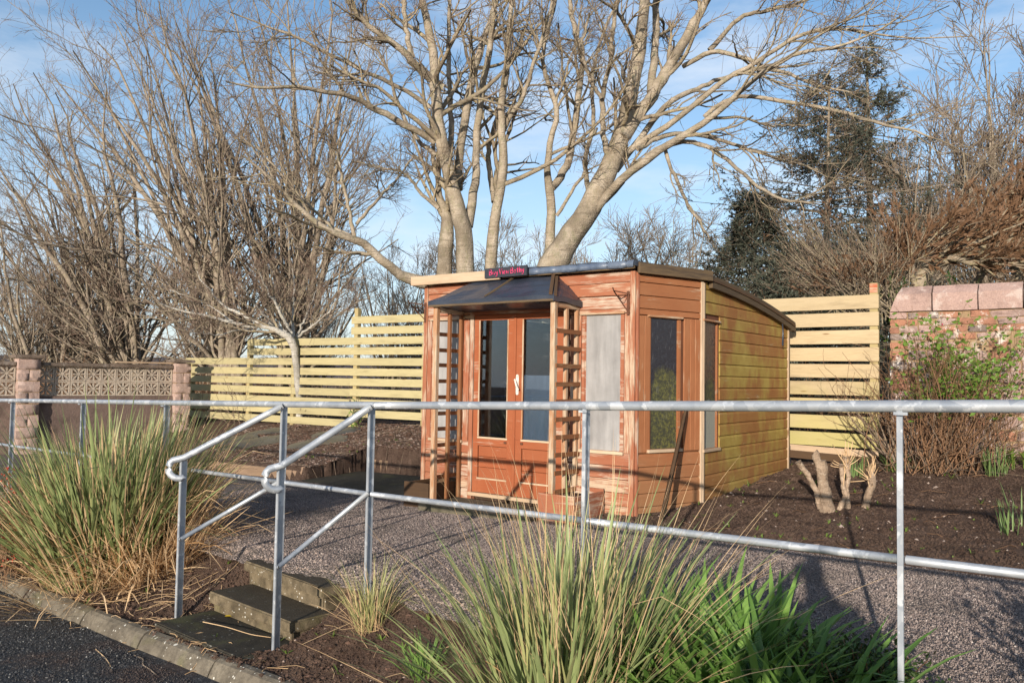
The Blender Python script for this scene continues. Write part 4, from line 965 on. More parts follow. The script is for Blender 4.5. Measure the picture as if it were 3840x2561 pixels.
# tussock in the middle foreground
c2 = (.26, 3.85)
g2 = thing('grass_clump', (*c2, gz(*c2)), 'grey-green tussock with long pale seed stalks in front of the right-hand railing', 'grass clump')
pb_ = [proto('blade', m, L, w_, t_, 2., 8, random.uniform(-.6, .6)) for m, L, w_, t_ in (('blade', 1.05, .027, .2), ('blade_y', 1.0, .024, .35), ('blade', .95, .027, .5), ('blade', 1.15, .024, .15), ('blade_y', 1.1, .02, .4), ('blade_d', .9, .026, .4), ('blade', 1.0, .03, .25), ('straw', 1.0, .009, .3))]
scatter_blades(g2, 'blade', pb_, 260, c2, .27, (.15, 1.0), zL, sc=(.7, 1.08))
fine_blades(g2, 'fine_blades', 'blade', 200, c2, .26, (.5, 1.05), (.010, .020), (.1, 1.1), (.1, .6), zL, .03)
fine_blades(g2, 'fine_blades', 'blade_y', 90, c2, .26, (.5, 1.1), (.008, .016), (.1, 1.0), (.1, .5), zL, .03)
fine_blades(g2, 'seed_stalks', 'straw', 150, c2, .25, (.9, 1.5), (.003, .006), (.2, 1.0), (.0, .6), zL, .03, 2.2, nn=9)
fine_blades(g2, 'seed_stalks', 'straw', 70, (.45, 3.85), .15, (1.0, 1.5), (.003, .006), (.5, 1.0), (.0, .5), zL, .0, 2.2, nn=9)
fine_blades(g2, 'dead_blades', 'straw_d', 60, c2, .28, (.3, .7), (.004, .009), (.8, 1.5), (.1, .6), zL, .2)
# small tufts
p3 = gpos(1390, 2345); g3 = thing('grass_tuft', p3, 'small yellowing tuft of fine grass beside the steps', 'grass tuft')
fine_blades(g3, 'blades', 'blade_y', 120, p3, .09, (.25, .48), (.004, .008), (.1, .8), (.1, .7), zL, .05, kind=None); fine_blades(g3, 'dead_blades', 'straw', 110, p3, .12, (.2, .5), (.0025, .005), (.2, 1.3), (.1, .8), zL, .15, kind=None)
p4 = gpos(1590, 2530); g4 = thing('grass_tuft', p4, 'low bright green grass tuft at the bottom edge, left of the grey-green tussock', 'grass tuft')
fine_blades(g4, 'blades', 'strap', 90, p4, .07, (.12, .26), (.006, .011), (.2, 1.0), (.1, .8), zL, kind=None)
# strap-leaved clumps at the bottom right
sp_ = [proto('leaf', m, L, w_, t_, 1.5, 7, random.uniform(-.4, .4)) for m, L, w_, t_ in (('strap', .58, .042, 1.0), ('strap', .64, .044, .7), ('strap', .50, .040, 1.3), ('strap', .66, .038, .85), ('strap_d', .58, .042, 1.1), ('strap_d', .62, .040, .65))]
for X_, n_, lab, n in ((.70, 3.30, 'glossy green strap-leaved clump at the foot of the grey-green tussock', 190), (.90, 3.34, 'tallest bright strap-leaved clump, in the middle of the strap-leaved row', 230), (.88, 3.10, 'low bright strap-leaved clump at the very bottom edge of the picture', 180), (1.08, 3.32, 'half-shaded strap-leaved clump left of the dark creeping shrub', 200), (1.22, 3.22, 'shaded strap-leaved clump in front of the dark creeping shrub', 180)):
    cc = (X_, (n_-.681*X_)/.732); go = thing('strap_leaf_clump', (*cc, gz(*cc)), lab, 'plant', 'strap-leaved clumps by the railing'); scatter_blades(go, 'leaf', sp_, n, cc, .21, (.15, .9), zL, sc=(.55, 1.0))
def leaflets(mb, P, size, mi=0, up=.35, jit=1.):
    """diamond leaves at points P, random facing"""
    B = len(P); d = rng.normal(0, 1, (B, 3)); d[:, 2] = d[:, 2]*.6+up; d /= np.linalg.norm(d, axis=1, keepdims=True); o = rng.normal(0, 1, (B, 3)); sd = np.cross(d, o); sd /= np.linalg.norm(sd, axis=1, keepdims=True)+1e-9
    s = (size*U(.6, 1.3, B))[:, None]; nn = np.cross(d, sd)
    V = np.stack([P, P+d*s*.5+sd*s*.30+nn*s*.06, P+d*s, P+d*s*.5-sd*s*.30+nn*s*.06], 1); i = np.arange(B*4).reshape(B, 4); mb.add(V.reshape(-1, 3), i, False, mi); return mb
def branchlets(base, n, L, spread, up, npt=6, wob=.12, lean=(0, 0)):
    ph = U(0, 2*PI, n); th = np.abs(rng.normal(0, spread, n)); d = np.stack([np.sin(th)*np.cos(ph)+lean[0], np.sin(th)*np.sin(ph)+lean[1], np.cos(th)], -1); d /= np.linalg.norm(d, axis=1, keepdims=True)
    P = np.zeros((n, npt, 3)); P[:, 0] = base; st_ = (U(*L, n)/(npt-1))[:, None]
    for i in range(1, npt):
        d = d+rng.normal(0, wob, (n, 3))+np.array([0, 0, up]); d /= np.linalg.norm(d, axis=1, keepdims=True); P[:, i] = P[:, i-1]+d*st_
    return P
# dark creeping shrub right of the strap leaves
c5 = np.array([1.47, 3.52]); s5 = thing('creeping_shrub', (*c5, gz(*c5)), 'low dark small-leaved shrub spilling onto the path beside the strap leaves', 'shrub')
bs = np.stack([c5[0]+rng.normal(0, .10, 160), c5[1]+rng.normal(0, .10, 160), np.full(160, gz(*c5))], -1); P = branchlets(bs, 160, (.08, .24), .75, .04)
tag(MB().tubes(P, np.full(P.shape[:2], .0025), 3).build('stems', M['stem_red'], s5), kind='stuff')
pts = P[:, 1:].reshape(-1, 3); pts = pts[rng.integers(0, len(pts), 9000)]+rng.normal(0, .02, (9000, 3)); tag(leaflets(MB(), pts, .024).build('leaves', M['dkgreen'], s5), kind='stuff')
# red-berried shrub at the left edge
c6 = np.array([-4.72, 7.65]); s6 = thing('berry_shrub', (*c6, gz(*c6)), 'twiggy shrub with scarlet berries at the left edge beside the big tussock', 'shrub')
P = branchlets(np.array([*c6, gz(*c6)])+rng.normal(0, .25, (200, 3))*[1, 1, .1], 200, (.5, 1.05), .6, .02); tag(MB().tubes(P, np.full(P.shape[:2], .004), 3).build('stems', M['stem_red'], s6), kind='stuff')
pts = P[:, 2:].reshape(-1, 3); tag(leaflets(MB(), pts[rng.integers(0, len(pts), 3000)]+rng.normal(0, .04, (3000, 3)), .03).build('leaves', M['redleaf'], s6), kind='stuff')
mb = MB(); oc = np.array([(1, 0, 0), (-1, 0, 0), (0, 1, 0), (0, -1, 0), (0, 0, 1), (0, 0, -1)]); of = [(0, 2, 4, 4), (2, 1, 4, 4), (1, 3, 4, 4), (3, 0, 4, 4), (2, 0, 5, 5), (1, 2, 5, 5), (3, 1, 5, 5), (0, 3, 5, 5)]
for q in pts[rng.integers(0, len(pts), 60)]:
    for r in rng.normal(0, .028, (7, 3)): mb.add(oc*.012+q+r, of, True)
tag(mb.build('berries', M['berry'], s6), kind='stuff')
# shrub with fresh leaves in front of the stone wall
c7 = np.array(at(3570, 1700, 9.25))[:2]; z7 = gz(*c7); s7 = thing('leafy_shrub', (*c7, z7), 'tangled brown-stemmed shrub with fresh green leaves and magenta flowers against the stone wall', 'shrub')
bs = np.stack([c7[0]+rng.normal(0, .28, 190), c7[1]+rng.normal(0, .12, 190), np.full(190, z7-.02)], -1); P = branchlets(bs, 190, (.7, 1.8), .36, .0, 8, .2)
tag(MB().tubes(P, np.linspace(.007, .0025, 8)[None].repeat(190, 0), 4).build('stems', M['stem_red'], s7), kind='stuff')
q = P[:, 3:].reshape(-1, 3); P2 = branchlets(q[rng.integers(0, len(q), 600)], 600, (.15, .5), .8, .04, 5, .2); MB().tubes(P2, np.full(P2.shape[:2], .0022), 3).build('twigs', M['stem_red'], s7)['kind'] = 'stuff'
pts = np.concatenate([P2[:, 1:].reshape(-1, 3), P[:, 5:].reshape(-1, 3)]); wgt = ss(z7+.5, z7+1.15, pts[:, 2])*ss(.40, .62, vnoise(pts[:, 0]*2.6+9, pts[:, 2]*2.6, 21))*(pts[:, 0] > c7[0]-.75); pts = pts[rng.random(len(pts)) < wgt]
tag(leaflets(MB(), pts[rng.integers(0, len(pts), 1900)]+rng.normal(0, .04, (1900, 3)), .062, 0, .1).build('leaves', M['green'], s7), kind='stuff')
mb = MB()
for q in pts[rng.integers(0, len(pts), 11)]: mb.add(oc*[.009, .009, .015]+q+rng.normal(0, .05, 3), of, True)
tag(mb.build('flowers', M['magenta'], s7), kind='stuff')
P3 = branchlets(np.array([c7[0], c7[1]-.1, z7])+rng.normal(0, .4, (90, 3))*[1, .4, .05], 90, (.4, 1.2), 1.25, -.02, 6, .1); MB().tubes(P3, np.full(P3.shape[:2], .004), 3).build('dead_stems', M['twig'], s7)
c8 = np.array(at(3370, 1730, 9.6))[:2]; z8 = gz(*c8); s8 = thing('bare_shrub', (*c8, z8), 'bare brown shrub stems at the foot of the tan fence, beside the leafy shrub', 'shrub')
P = branchlets(np.array([*c8, z8]), 14, (.7, 1.25), .42, .02, 7, .12, (-.25, 0)); [MB().tubes(p_, np.linspace(.016, .004, 7), 5).build('stem', M['twig'], s8) for p_ in P]
q = P[:, 3:].reshape(-1, 3); P2 = branchlets(q[rng.integers(0, len(q), 90)], 90, (.12, .45), .7, .05, 5, .15); MB().tubes(P2, np.full(P2.shape[:2], .0026), 3).build('twigs', M['stem_red'], s8)['kind'] = 'stuff'
fine_blades(s8, 'leaves', 'daff', 60, c8, .2, (.15, .3), (.01, .016), (.2, 1.1), (.2, .9), zL, kind='stuff')
# daffodils and other bed plants
for px, py, n, L, lab in ((3735, 1785, 34, .36, 'upright blue-green daffodil clump near the wall with yellowish leaf bases'), (3790, 2000, 12, .30, 'sparse daffodil shoots beside the right edge, nearest the railing'), (3838, 1985, 10, .42, 'tall daffodil leaves cut by the right edge of the picture'), (3580, 1730, 26, .2, 'short pale daffodil tuft under the leafy shrub'), (3205, 1790, 30, .30, 'green leaf tuft growing behind the cut-down stumps')):
    p = gpos(px, py); fo_ = thing('daffodil_clump', p, lab, 'plant', 'spring bulbs in the right bed'); pr_ = [proto('leaf', 'daff', L*k, .016, t_, 1.6, 6, random.uniform(-.5, .5)) for k, t_ in ((1, .15), (.85, .35), (1.05, .08), (.7, .6))]
    scatter_blades(fo_, 'leaf', pr_, n, p, .07+.001*n, (.05, .45), zL, sc=(.75, 1.05))
for px, py, k, lab in ((3800, 1680, 11, 'lily shoots with whorled yellow-green leaves in the far right corner of the bed'), (3795, 1755, 7, 'smaller lily shoots just below the far right lilies')):
    p = gpos(px, py); lo_ = thing('lily_shoots', p, lab, 'plant', 'lily shoots in the right bed'); mb = MB(); sm_ = MB()
    for _ in range(k):
        b0 = p+np.array([random.gauss(0, .13), random.gauss(0, .08), 0]); h = random.uniform(.12, .22); sm_.tubes(np.array([b0, b0+[0, 0, h]]), np.array([.006, .005]), 4); m_ = 14
        blades(mb, b0[None]+np.stack([np.zeros(m_), np.zeros(m_), U(.25, 1, m_)*h], -1), U(0, 2*PI, m_), U(.4, .9, m_), U(.5, 1.1, m_), U(.07, .13, m_), U(.016, .024, m_), 0, 5)
    tag(sm_.build('stems', M['weed'], lo_), kind='stuff'); tag(mb.build('leaves', M['weed'], lo_), kind='stuff')
# cut-down stumps
S0 = gpos(3110, 1915); dep = S0[1]
def zl(x, y): return at(2600+x*.613, 1600+y*.613, dep)
def limb(mb, pts, k=8, dd=0.):
    P = np.array([zl(x, y)+np.array([0, dd*i, 0]) for i, (x, y, r) in enumerate(pts)]); Rr = np.array([r*.613*dep/F for _, _, r in pts])
    n = 5*(len(pts)-1)+1; u = np.linspace(0, len(pts)-1, n); P = np.stack([np.interp(u, range(len(pts)), P[:, j]) for j in range(3)], -1)+rng.normal(0, .003, (n, 3)); Rr = np.interp(u, range(len(pts)), Rr)*rng.uniform(.93, 1.08, n)
    mb.tubes(P, Rr, k)
for lab, limbs, sh in (('thickest pale sawn stump of the cut-down shrub, with a second limb leaning left', [[(828, 560, 50), (815, 480, 44), (795, 360, 36), (783, 205, 30)], [(770, 500, 14), (755, 400, 18), (700, 290, 17), (640, 215, 20)], [(785, 300, 22), (760, 210, 24), (742, 155, 26)]], []),
                       ('forked slender stump in the middle, crowned with thin cut shoots', [[(878, 545, 20), (930, 420, 17), (912, 320, 14), (905, 230, 15)], [(945, 500, 18), (938, 380, 14), (948, 290, 15), (932, 180, 26)]], [(935, 240, 26)]),
                       ('shortest leaning stump on the right, with a whorl of thin shoots', [[(1048, 500, 26), (1070, 420, 22), (1095, 340, 24), (1088, 270, 20)]], [(1090, 330, 18)])):
    b = zl(limbs[0][0][0], limbs[0][0][1]); to = thing('tree_stump', b, lab, 'stump', 'stumps of the cut-down shrub')
    for lm in limbs: mb = MB(); limb(mb, lm); mb.build('limb', M['stump'], to)
    for x, y, n in sh:
        Q = branchlets(zl(x, y), n, (.10, .26), .95, .08, 5, .1); Q[:, 0] += rng.normal(0, .02, (n, 3))*[1, 1, 2]; MB().tubes(Q, np.linspace(.006, .0035, 5)[None].repeat(n, 0), 4).build('shoots', M['straw'], to)
# climber by the left fence
p9 = gpos(1345, 1600); s9 = thing('young_climber', p9, 'small sparse leafy climber against the slatted fence left of the shed', 'shrub')
P = branchlets(p9, 9, (.5, .95), .35, .03, 7, .12); tag(MB().tubes(P, np.full(P.shape[:2], .005), 4).build('stems', M['twig'], s9), kind='stuff'); pts = P[:, 1:].reshape(-1, 3); leaflets(MB(), pts[rng.integers(0, len(pts), 130)]+rng.normal(0, .07, (130, 3)), .07).build('leaves', M['weed'], s9)
# ================================================================== TREES
def resample(P, Rr, n):
    P = np.asarray(P, float); u = np.linspace(0, len(P)-1, n); k = np.arange(len(P))
    # smooth the corners a little
    Q = np.stack([np.interp(u, k, P[:, j]) for j in range(3)], -1)
    for _ in range(2): Q[1:-1] = .25*Q[:-2]+.5*Q[1:-1]+.25*Q[2:]
    return Q, np.interp(u, k, Rr)
def grow(P, Rr, m, t0, t1, Lf, ang, up, n, rf, rtip, wob=.12, absL=None, drop=0., away=None):
    """children on every polyline of P (B,n,3): m each, between t0 and t1 of its length"""
    B, k, _ = P.shape; t = rng.uniform(t0, t1, (B, m)); plen = np.linalg.norm(np.diff(P, axis=1), axis=2).sum(1)
    f = t*(k-1); i = np.clip(f.astype(int), 0, k-2); w_ = (f-i)[..., None]; bi = np.arange(B)[:, None]
    pos = P[bi, i]*(1-w_)+P[bi, i+1]*w_; tan = P[bi, i+1]-P[bi, i]; tan /= np.linalg.norm(tan, axis=2, keepdims=True)+1e-9
    rad = Rr[bi, i]*(1-w_[..., 0])+Rr[bi, i+1]*w_[..., 0]
    pos, tan, rad = pos.reshape(-1, 3), tan.reshape(-1, 3), rad.reshape(-1)
    N = len(pos); o = rng.normal(0, 1, (N, 3)); pr = o-(o*tan).sum(1, keepdims=True)*tan; pr /= np.linalg.norm(pr, axis=1, keepdims=True)+1e-9
    a = np.radians(rng.uniform(*ang, N))[:, None]; d = tan*np.cos(a)+pr*np.sin(a); d[:, 2] += drop
    L = (plen[:, None]*rng.uniform(*Lf, (B, m))*(1.15-.55*t)).reshape(-1) if absL is None else rng.uniform(*absL, N)
    Q = np.zeros((N, n, 3)); Q[:, 0] = pos
    for j in range(1, n):
        d = d+rng.normal(0, wob, (N, 3)); d[:, 2] += up; d /= np.linalg.norm(d, axis=1, keepdims=True); Q[:, j] = Q[:, j-1]+d*(L/(n-1))[:, None]
    r0 = np.minimum(rad*rf, .05+L*.004)
    return Q, np.maximum(rtip, r0[:, None]*np.linspace(1, .35, n)[None])
za = lambda x, y: (1000+x/1.3064, y/1.3064); zb = lambda x, y: (2200+x/1.3067, y/1.3067); zc = lambda x, y: (x/1.2064, y/1.2064)
def trace(limbs, conv, sc, dep, spread, n=22):
    """limbs traced at their own distance: (points (x,y,r), depth at base, depth change to the tip)"""
    P, Rr = [], []
    for pts, d0, d1 in limbs:
        Q = []; r_ = []
        for i, (x, y, r) in enumerate(pts):
            D = dep+d0+(d1-d0)*i/(len(pts)-1); Q.append(at(*conv(x, y), D)); r_.append(r/sc*D/F)
        q, r = resample(Q, r_, n); q[1:-1] += rng.normal(0, .012, (n-2, 3)); P.append(q); Rr.append(r*rng.uniform(.96, 1.05, n))
    return np.array(P), np.array(Rr)
def tree(name, label, base, trunks, levels, mats, group=None):
    t = thing(name, base, label, 'tree', group); mb = MB(); mb.tubes(trunks[0], trunks[1], 9); mb.build('trunk', M[mats[0]], t)
    for nm, (P, Rr), k, m in levels: tag(MB().tubes(P, Rr, k).build(nm, M[m], t), kind='stuff')
    return t
def cat(*a): return np.concatenate([x[0] for x in a]), np.concatenate([x[1] for x in a])
# --- the big many-stemmed sycamore behind the shed
A = [([(968, 1700, 52), (970, 1345, 45), (978, 1200, 43), (958, 1080, 43), (910, 950, 37), (882, 800, 32), (838, 620, 29), (826, 480, 26), (822, 330, 23), (800, 150, 20), (765, 0, 17), (740, -140, 13)], 0, -.3),
     ([(866, 1700, 44), (868, 1345, 38), (874, 1200, 37), (890, 1110, 33), (868, 1020, 24), (842, 960, 18), (836, 870, 15), (842, 780, 11), (850, 640, 8)], .1, .5),
     ([(985, 1110, 28), (1010, 960, 22), (1030, 830, 20), (1025, 680, 18), (1037, 560, 17), (1062, 380, 17), (1100, 200, 15), (1115, 60, 13), (1108, -100, 10)], 0, .8),
     ([(940, 930, 22), (942, 780, 20), (962, 640, 21), (986, 500, 22), (1012, 350, 19), (1060, 200, 15), (1110, 60, 13), (1150, -80, 10)], .2, 1.8),
     ([(895, 830, 14), (905, 620, 14), (893, 450, 12), (890, 250, 11), (896, 0, 9), (905, -120, 6)], .2, 1.2),
     ([(1080, 1700, 34), (1090, 1330, 30), (1116, 1150, 27), (1122, 1000, 25), (1168, 850, 23), (1166, 740, 22), (1140, 620, 20), (1152, 480, 18), (1182, 300, 15), (1192, 100, 13), (1205, -80, 10)], .6, .2),
     ([(1118, 990, 18), (1096, 860, 14), (1080, 760, 13), (1108, 650, 12), (1150, 520, 9), (1160, 400, 6)], .7, 1.6),
     ([(1160, 640, 14), (1212, 540, 12), (1262, 470, 11), (1300, 330, 10), (1350, 180, 9), (1400, 20, 8), (1420, -90, 5)], .5, -.8),
     ([(822, 690, 20), (740, 640, 17), (620, 585, 16), (500, 510, 15), (420, 475, 13), (300, 450, 11), (150, 420, 9), (0, 440, 7), (-200, 400, 4)], 0, -2.2),
     ([(858, 430, 22), (780, 370, 20), (720, 300, 19), (620, 215, 16), (500, 130, 14), (420, 45, 13), (370, -60, 10)], -.1, -1.4),
     ([(800, 525, 12), (690, 450, 11), (560, 390, 10), (420, 320, 9), (280, 255, 8), (150, 185, 7), (0, 130, 5), (-180, 60, 3)], -.1, -1.8),
     ([(716, 285, 15), (692, 200, 14), (678, 100, 13), (668, -30, 11), (655, -140, 8)], -.5, -.6),
     ([(830, 765, 12), (752, 700, 10), (655, 560, 9), (618, 400, 8), (590, 330, 7), (540, 240, 6), (400, 180, 4)], .2, 1.4),
     ([(720, 1372, 32), (640, 1345, 25), (560, 1265, 22), (480, 1195, 20), (430, 1170, 19), (370, 1172, 17), (270, 1110, 15), (180, 1040, 12), (100, 960, 10), (20, 870, 8), (-120, 760, 5)], .4, -1.2),
     ([(430, 1175, 12), (412, 1060, 9), (370, 900, 8), (350, 760, 7), (300, 640, 5)], 0, .2), ([(420, 1165, 10), (300, 1100, 8), (160, 960, 6), (40, 820, 5), (-60, 700, 3)], 0, .8),
     ([(440, 1100, 9), (560, 960, 7), (640, 880, 6), (720, 760, 4)], 0, .4), ([(840, 1020, 10), (740, 930, 8), (690, 850, 7), (560, 820, 5), (420, 790, 3)], .2, -.6)]
A[13] = ([(905, 1395, 36), (800, 1392, 33)]+A[13][0], .4, -1.2)
lt_ = trace(A, za, 1.3064, 17, 1)
l1 = grow(*lt_, 9, .30, .98, (.22, .5), (25, 60), .035, 9, .55, .008, .13); l2 = grow(*l1, 6, .2, .98, (.3, .6), (25, 60), .03, 7, .6, .0055, .14); l3 = grow(*l2, 5, .2, 1, None, (25, 60), .07, 4, .7, .0035, .12, (.15, .5))
baseA = np.array(at(*za(960, 1600), 17)); baseA[2] = .3
tree('sycamore_tree', 'pale many-stemmed bare tree rising behind the left half of the shed roof', baseA, lt_, [('branches', cat(l1), 5, 'bark_branch'), ('branchlets', l2, 4, 'bark_branch'), ('twigs', l3, 3, 'twig')], ['bark'])
B_ = [([(2030, 1100, 60), (2072, 1003, 57), (2102, 934, 49), (2171, 842, 45), (2240, 742, 42), (2294, 612, 38), (2330, 520, 34), (2353, 428, 30), (2384, 268, 26), (2412, 77, 22), (2420, -40, 19), (2430, -160, 14)], 0, .2),
      ([(2335, 520, 26), (2400, 425, 24), (2468, 321, 22), (2567, 153, 18), (2629, 46, 15), (2690, -70, 11)], 0, .9), ([(2440, 350, 15), (2453, 230, 15), (2460, 110, 14), (2466, -40, 11), (2470, -140, 8)], .3, 1.5),
      ([(2040, 1110, 20), (2068, 920, 20), (2065, 800, 18), (2066, 710, 17), (2048, 650, 13), (2058, 550, 12), (2078, 475, 11), (2106, 405, 10), (2056, 330, 9), (2018, 215, 8), (2064, 100, 7), (2087, -20, 6)], .7, 0.),
      ([(2068, 705, 16), (2110, 655, 15), (2140, 595, 14), (2156, 460, 13), (2170, 345, 12), (2194, 230, 11), (2163, 150, 10), (2140, 40, 9), (2130, -60, 6)], .5, 1.6), ([(2087, 810, 7), (2163, 690, 6), (2200, 640, 6), (2194, 550, 5), (2240, 480, 4)], .4, -.6),
      ([(2225, 800, 16), (2310, 690, 16), (2361, 635, 16), (2452, 580, 15), (2521, 535, 14), (2613, 480, 13), (2690, 428, 12), (2751, 375, 11), (2812, 300, 10), (2889, 245, 9), (2965, 206, 8), (3080, 176, 7), (3172, 178, 5), (3270, 140, 4), (3380, 60, 3)], 0, -2.4),
      ([(2330, 585, 14), (2420, 520, 12), (2560, 440, 11), (2690, 306, 10), (2797, 268, 9), (2866, 215, 8), (2935, 160, 8), (3026, 122, 7), (3157, 100, 5), (3271, 130, 4), (3424, 145, 3), (3650, 137, 2)], .2, -1.8), ([(2310, 640, 13), (2506, 380, 11), (2598, 340, 9), (2690, 300, 8), (2860, 260, 6), (3030, 240, 4)], .2, 1.9),
      ([(2660, 190, 10), (2774, 60, 8), (2889, 38, 7), (3011, 8, 6), (3120, -40, 4)], .4, -.4), ([(2640, 440, 9), (2735, 352, 8), (2889, 375, 8), (3026, 390, 7), (3156, 421, 7), (3287, 459, 6), (3424, 490, 4), (3539, 528, 3), (3640, 590, 2)], -.5, -2.2),
      ([(2370, 630, 11), (2529, 528, 9), (2628, 535, 9), (2690, 574, 8), (2797, 658, 7), (2858, 720, 6), (2965, 757, 5), (3057, 765, 3)], -.2, -2.0), ([(2420, 590, 9), (2490, 535, 8), (2506, 612, 7), (2544, 690, 7), (2583, 780, 6), (2630, 836, 5), (2660, 900, 3)], -.2, -1.2),
      ([(2560, 250, 10), (2675, 184, 9), (2782, 214, 8), (2919, 268, 7), (3042, 314, 5), (3200, 350, 3)], .5, -1.4), ([(2390, 560, 10), (2500, 500, 9), (2660, 505, 8), (2800, 560, 6), (2940, 600, 5), (3080, 640, 3)], -.2, 1.3),
      ([(2210, 765, 10), (2190, 600, 9), (2230, 470, 8), (2215, 330, 7), (2240, 180, 6), (2300, 40, 5)], .6, 1.7), ([(2290, 620, 14), (2260, 500, 11), (2255, 370, 10), (2290, 240, 9), (2300, 100, 8), (2320, -50, 6)], .1, -.8), ([(2255, 370, 8), (2200, 280, 7), (2180, 170, 6), (2210, 50, 5)], -.4, -1.)]
lt_ = trace(B_, lambda x, y: (x, y), 1.0, 17, 1)
l1 = grow(*lt_, 9, .30, .98, (.2, .46), (25, 60), .02, 9, .55, .008, .14); l2 = grow(*l1, 6, .2, .98, (.3, .6), (25, 60), .03, 7, .6, .0055, .14); l3 = grow(*l2, 4, .2, 1, None, (25, 60), .07, 4, .7, .0035, .12, (.15, .5))
baseB = np.array(at(2040, 1500, 17)); baseB[2] = .3; lt_[0][0, 0] = baseB; lt_[0][3, 0] = baseB+np.array([.05, .1, .2])
tree('sycamore_tree', 'pale leaning bare tree behind the middle of the shed roof, its boughs sweeping right', baseB, lt_, [('branches', cat(l1), 5, 'bark_branch'), ('branchlets', l2, 4, 'bark_branch'), ('twigs', l3, 3, 'twig')], ['bark'])
# --- fan-shaped trees on the left
def fan(name, label, base, dep, tops, r0, mats, n1=10, n2=6, n3=5, jitter=1.6, group='bare trees left of the shed', low=0., fl=(.22, .5)):
    b = np.array(at(*zc(*base), dep)); b[2] = min(b[2], .9); P, Rr = [], []
    for i, (x, y) in enumerate(tops):
        e = np.array(at(*zc(x, y), dep+random.uniform(-jitter, jitter*1.3))); d = e-b; sb = b+np.array([random.uniform(-.35, .35), random.uniform(-.4, .4), 0])
        k1 = sb+d*np.array([.22, .3, .30]); k2 = sb+d*np.array([.52, .6, .62]); k1[2] += .02*abs(d[0])
        pts = [sb-[0, 0, .7], sb, k1, k2, e]; q, r = resample(pts, np.array([1.25, 1., .78, .5, .13])*r0*random.uniform(.65, 1.15), 18)
        q[3:-1] += np.cumsum(rng.normal(0, .055, (14, 3)), 0)*.7; P.append(q); Rr.append(r)
    P, Rr = np.array(P), np.array(Rr)
    a1 = grow(P, Rr, n1, .22, .97, fl, (18, 52), .045, 9, .48, .008, .13); a2 = grow(*a1, n2, .15, .98, (.3, .6), (22, 55), .045, 6, .55, .0048, .13); a3 = grow(*a2, n3, .2, 1, None, (20, 55), .06, 4, .7, .0034, .12, (.15, .5))
    return tree(name, label, b, (P, Rr), [('branches', a1, 5, mats[1]), ('branchlets', a2, 4, mats[1]), ('twigs', a3, 3, mats[2])], mats, group)
ml = ['bark_left', 'bark_left', 'twig_red']
fan('bare_tree', 'dense fan of bare stems directly behind the small tree at the slatted fence', (1330, 1560), 23, [(780, 60), (1010, -60), (1100, -120), (1290, -150), (1480, -100), (1590, 40), (680, 160), (850, 160), (1340, 120), (1580, 420), (1640, 700), (1500, 260)], .115, ml, 11, 7, 5)
fan('bare_tree', 'bare tree leaning left, whose dark trunk stands behind the lowest fence section', (1065, 1570), 22.5, [(330, 230), (440, 190), (520, 100), (610, 60), (720, 10), (820, 190), (230, 330), (640, 260), (950, 260), (480, 380), (900, 500)], .12, ml, 11, 7, 5)
fan('bare_tree', 'pale twin-trunked bare tree behind the right end of the screen wall', (620, 1590), 24, [(60, 380), (150, 330), (250, 420), (330, 500), (20, 520), (480, 420), (120, 640), (420, 640), (560, 560), (-60, 640)], .115, ml, 11, 7, 5)
fan('bare_tree', 'thin bare tree left of the pale twin trunks behind the screen wall', (455, 1580), 25, [(-80, 640), (-20, 800), (60, 720), (150, 800), (230, 720), (320, 860), (-160, 900)], .09, ml, 11, 7, 5)
fan('bare_tree', 'low bare tree at the left edge behind the block pillar', (190, 1590), 24, [(-60, 1000), (30, 960), (130, 1020), (220, 980), (-180, 1120), (310, 1060), (420, 1120)], .085, ml, 11, 7, 5)
# --- small tree in the bed in front of the slatted fence
zd = lambda x, y: (680+x/2.501, 1150+y/2.501)
T_ = [([(1112, 1180, 36), (1110, 1120, 33), (1104, 900, 32), (1095, 600, 33), (1083, 450, 34), (1058, 345, 38), (1005, 265, 36), (905, 215, 27), (800, 200, 21), (690, 192, 18), (500, 160, 16), (350, 110, 14), (180, 80, 12), (0, 40, 9), (-220, -40, 5)], 0, -1.),
      ([(990, 255, 28), (930, 205, 26), (860, 178, 23), (700, 150, 19), (600, 80, 17), (490, 45, 14), (380, -30, 11), (250, -150, 7), (150, -330, 4)], 0, .8), ([(1050, 330, 26), (1050, 230, 18), (1044, 120, 14), (1050, 0, 11), (1062, -180, 8), (1040, -360, 4)], 0, .5),
      ([(1030, 250, 20), (985, 170, 17), (935, 80, 15), (885, -20, 12), (800, -160, 8), (720, -340, 4)], 0, -.6), ([(1075, 330, 15), (1140, 240, 12), (1260, 160, 10), (1380, 60, 8), (1470, -80, 5)], 0, -.8), ([(900, 212, 14), (760, 60, 11), (640, -90, 9), (520, -260, 5)], -.1, -1.1), ([(1060, 340, 14), (1160, 120, 10), (1230, -60, 7), (1290, -260, 4)], .1, .9), ([(700, 190, 11), (520, 230, 9), (340, 260, 7), (120, 250, 4)], -.2, -1.2), ([(500, 160, 9), (330, 30, 7), (120, -80, 5), (-120, -160, 3)], -.3, .6)]
lt_ = trace(T_, zd, 2.501, 17.6, 1)
l1 = grow(*lt_, 11, .32, .98, (.25, .55), (25, 65), .045, 8, .55, .006, .13); l2 = grow(*l1, 6, .2, .98, (.3, .6), (25, 60), .05, 6, .6, .0045, .13); l3 = grow(*l2, 3, .2, 1, None, (25, 60), .07, 4, .7, .0035, .12, (.1, .35))
bT = np.array(at(*zd(1112, 1125), 17.6)); tree('young_tree', 'small pale-barked spreading bare tree in front of the slatted fence', bT, lt_, [('branches', l1, 4, 'bark_branch'), ('branchlets', l2, 3, 'twig_grey'), ('twigs', l3, 3, 'twig_red')], ['bark_white'])
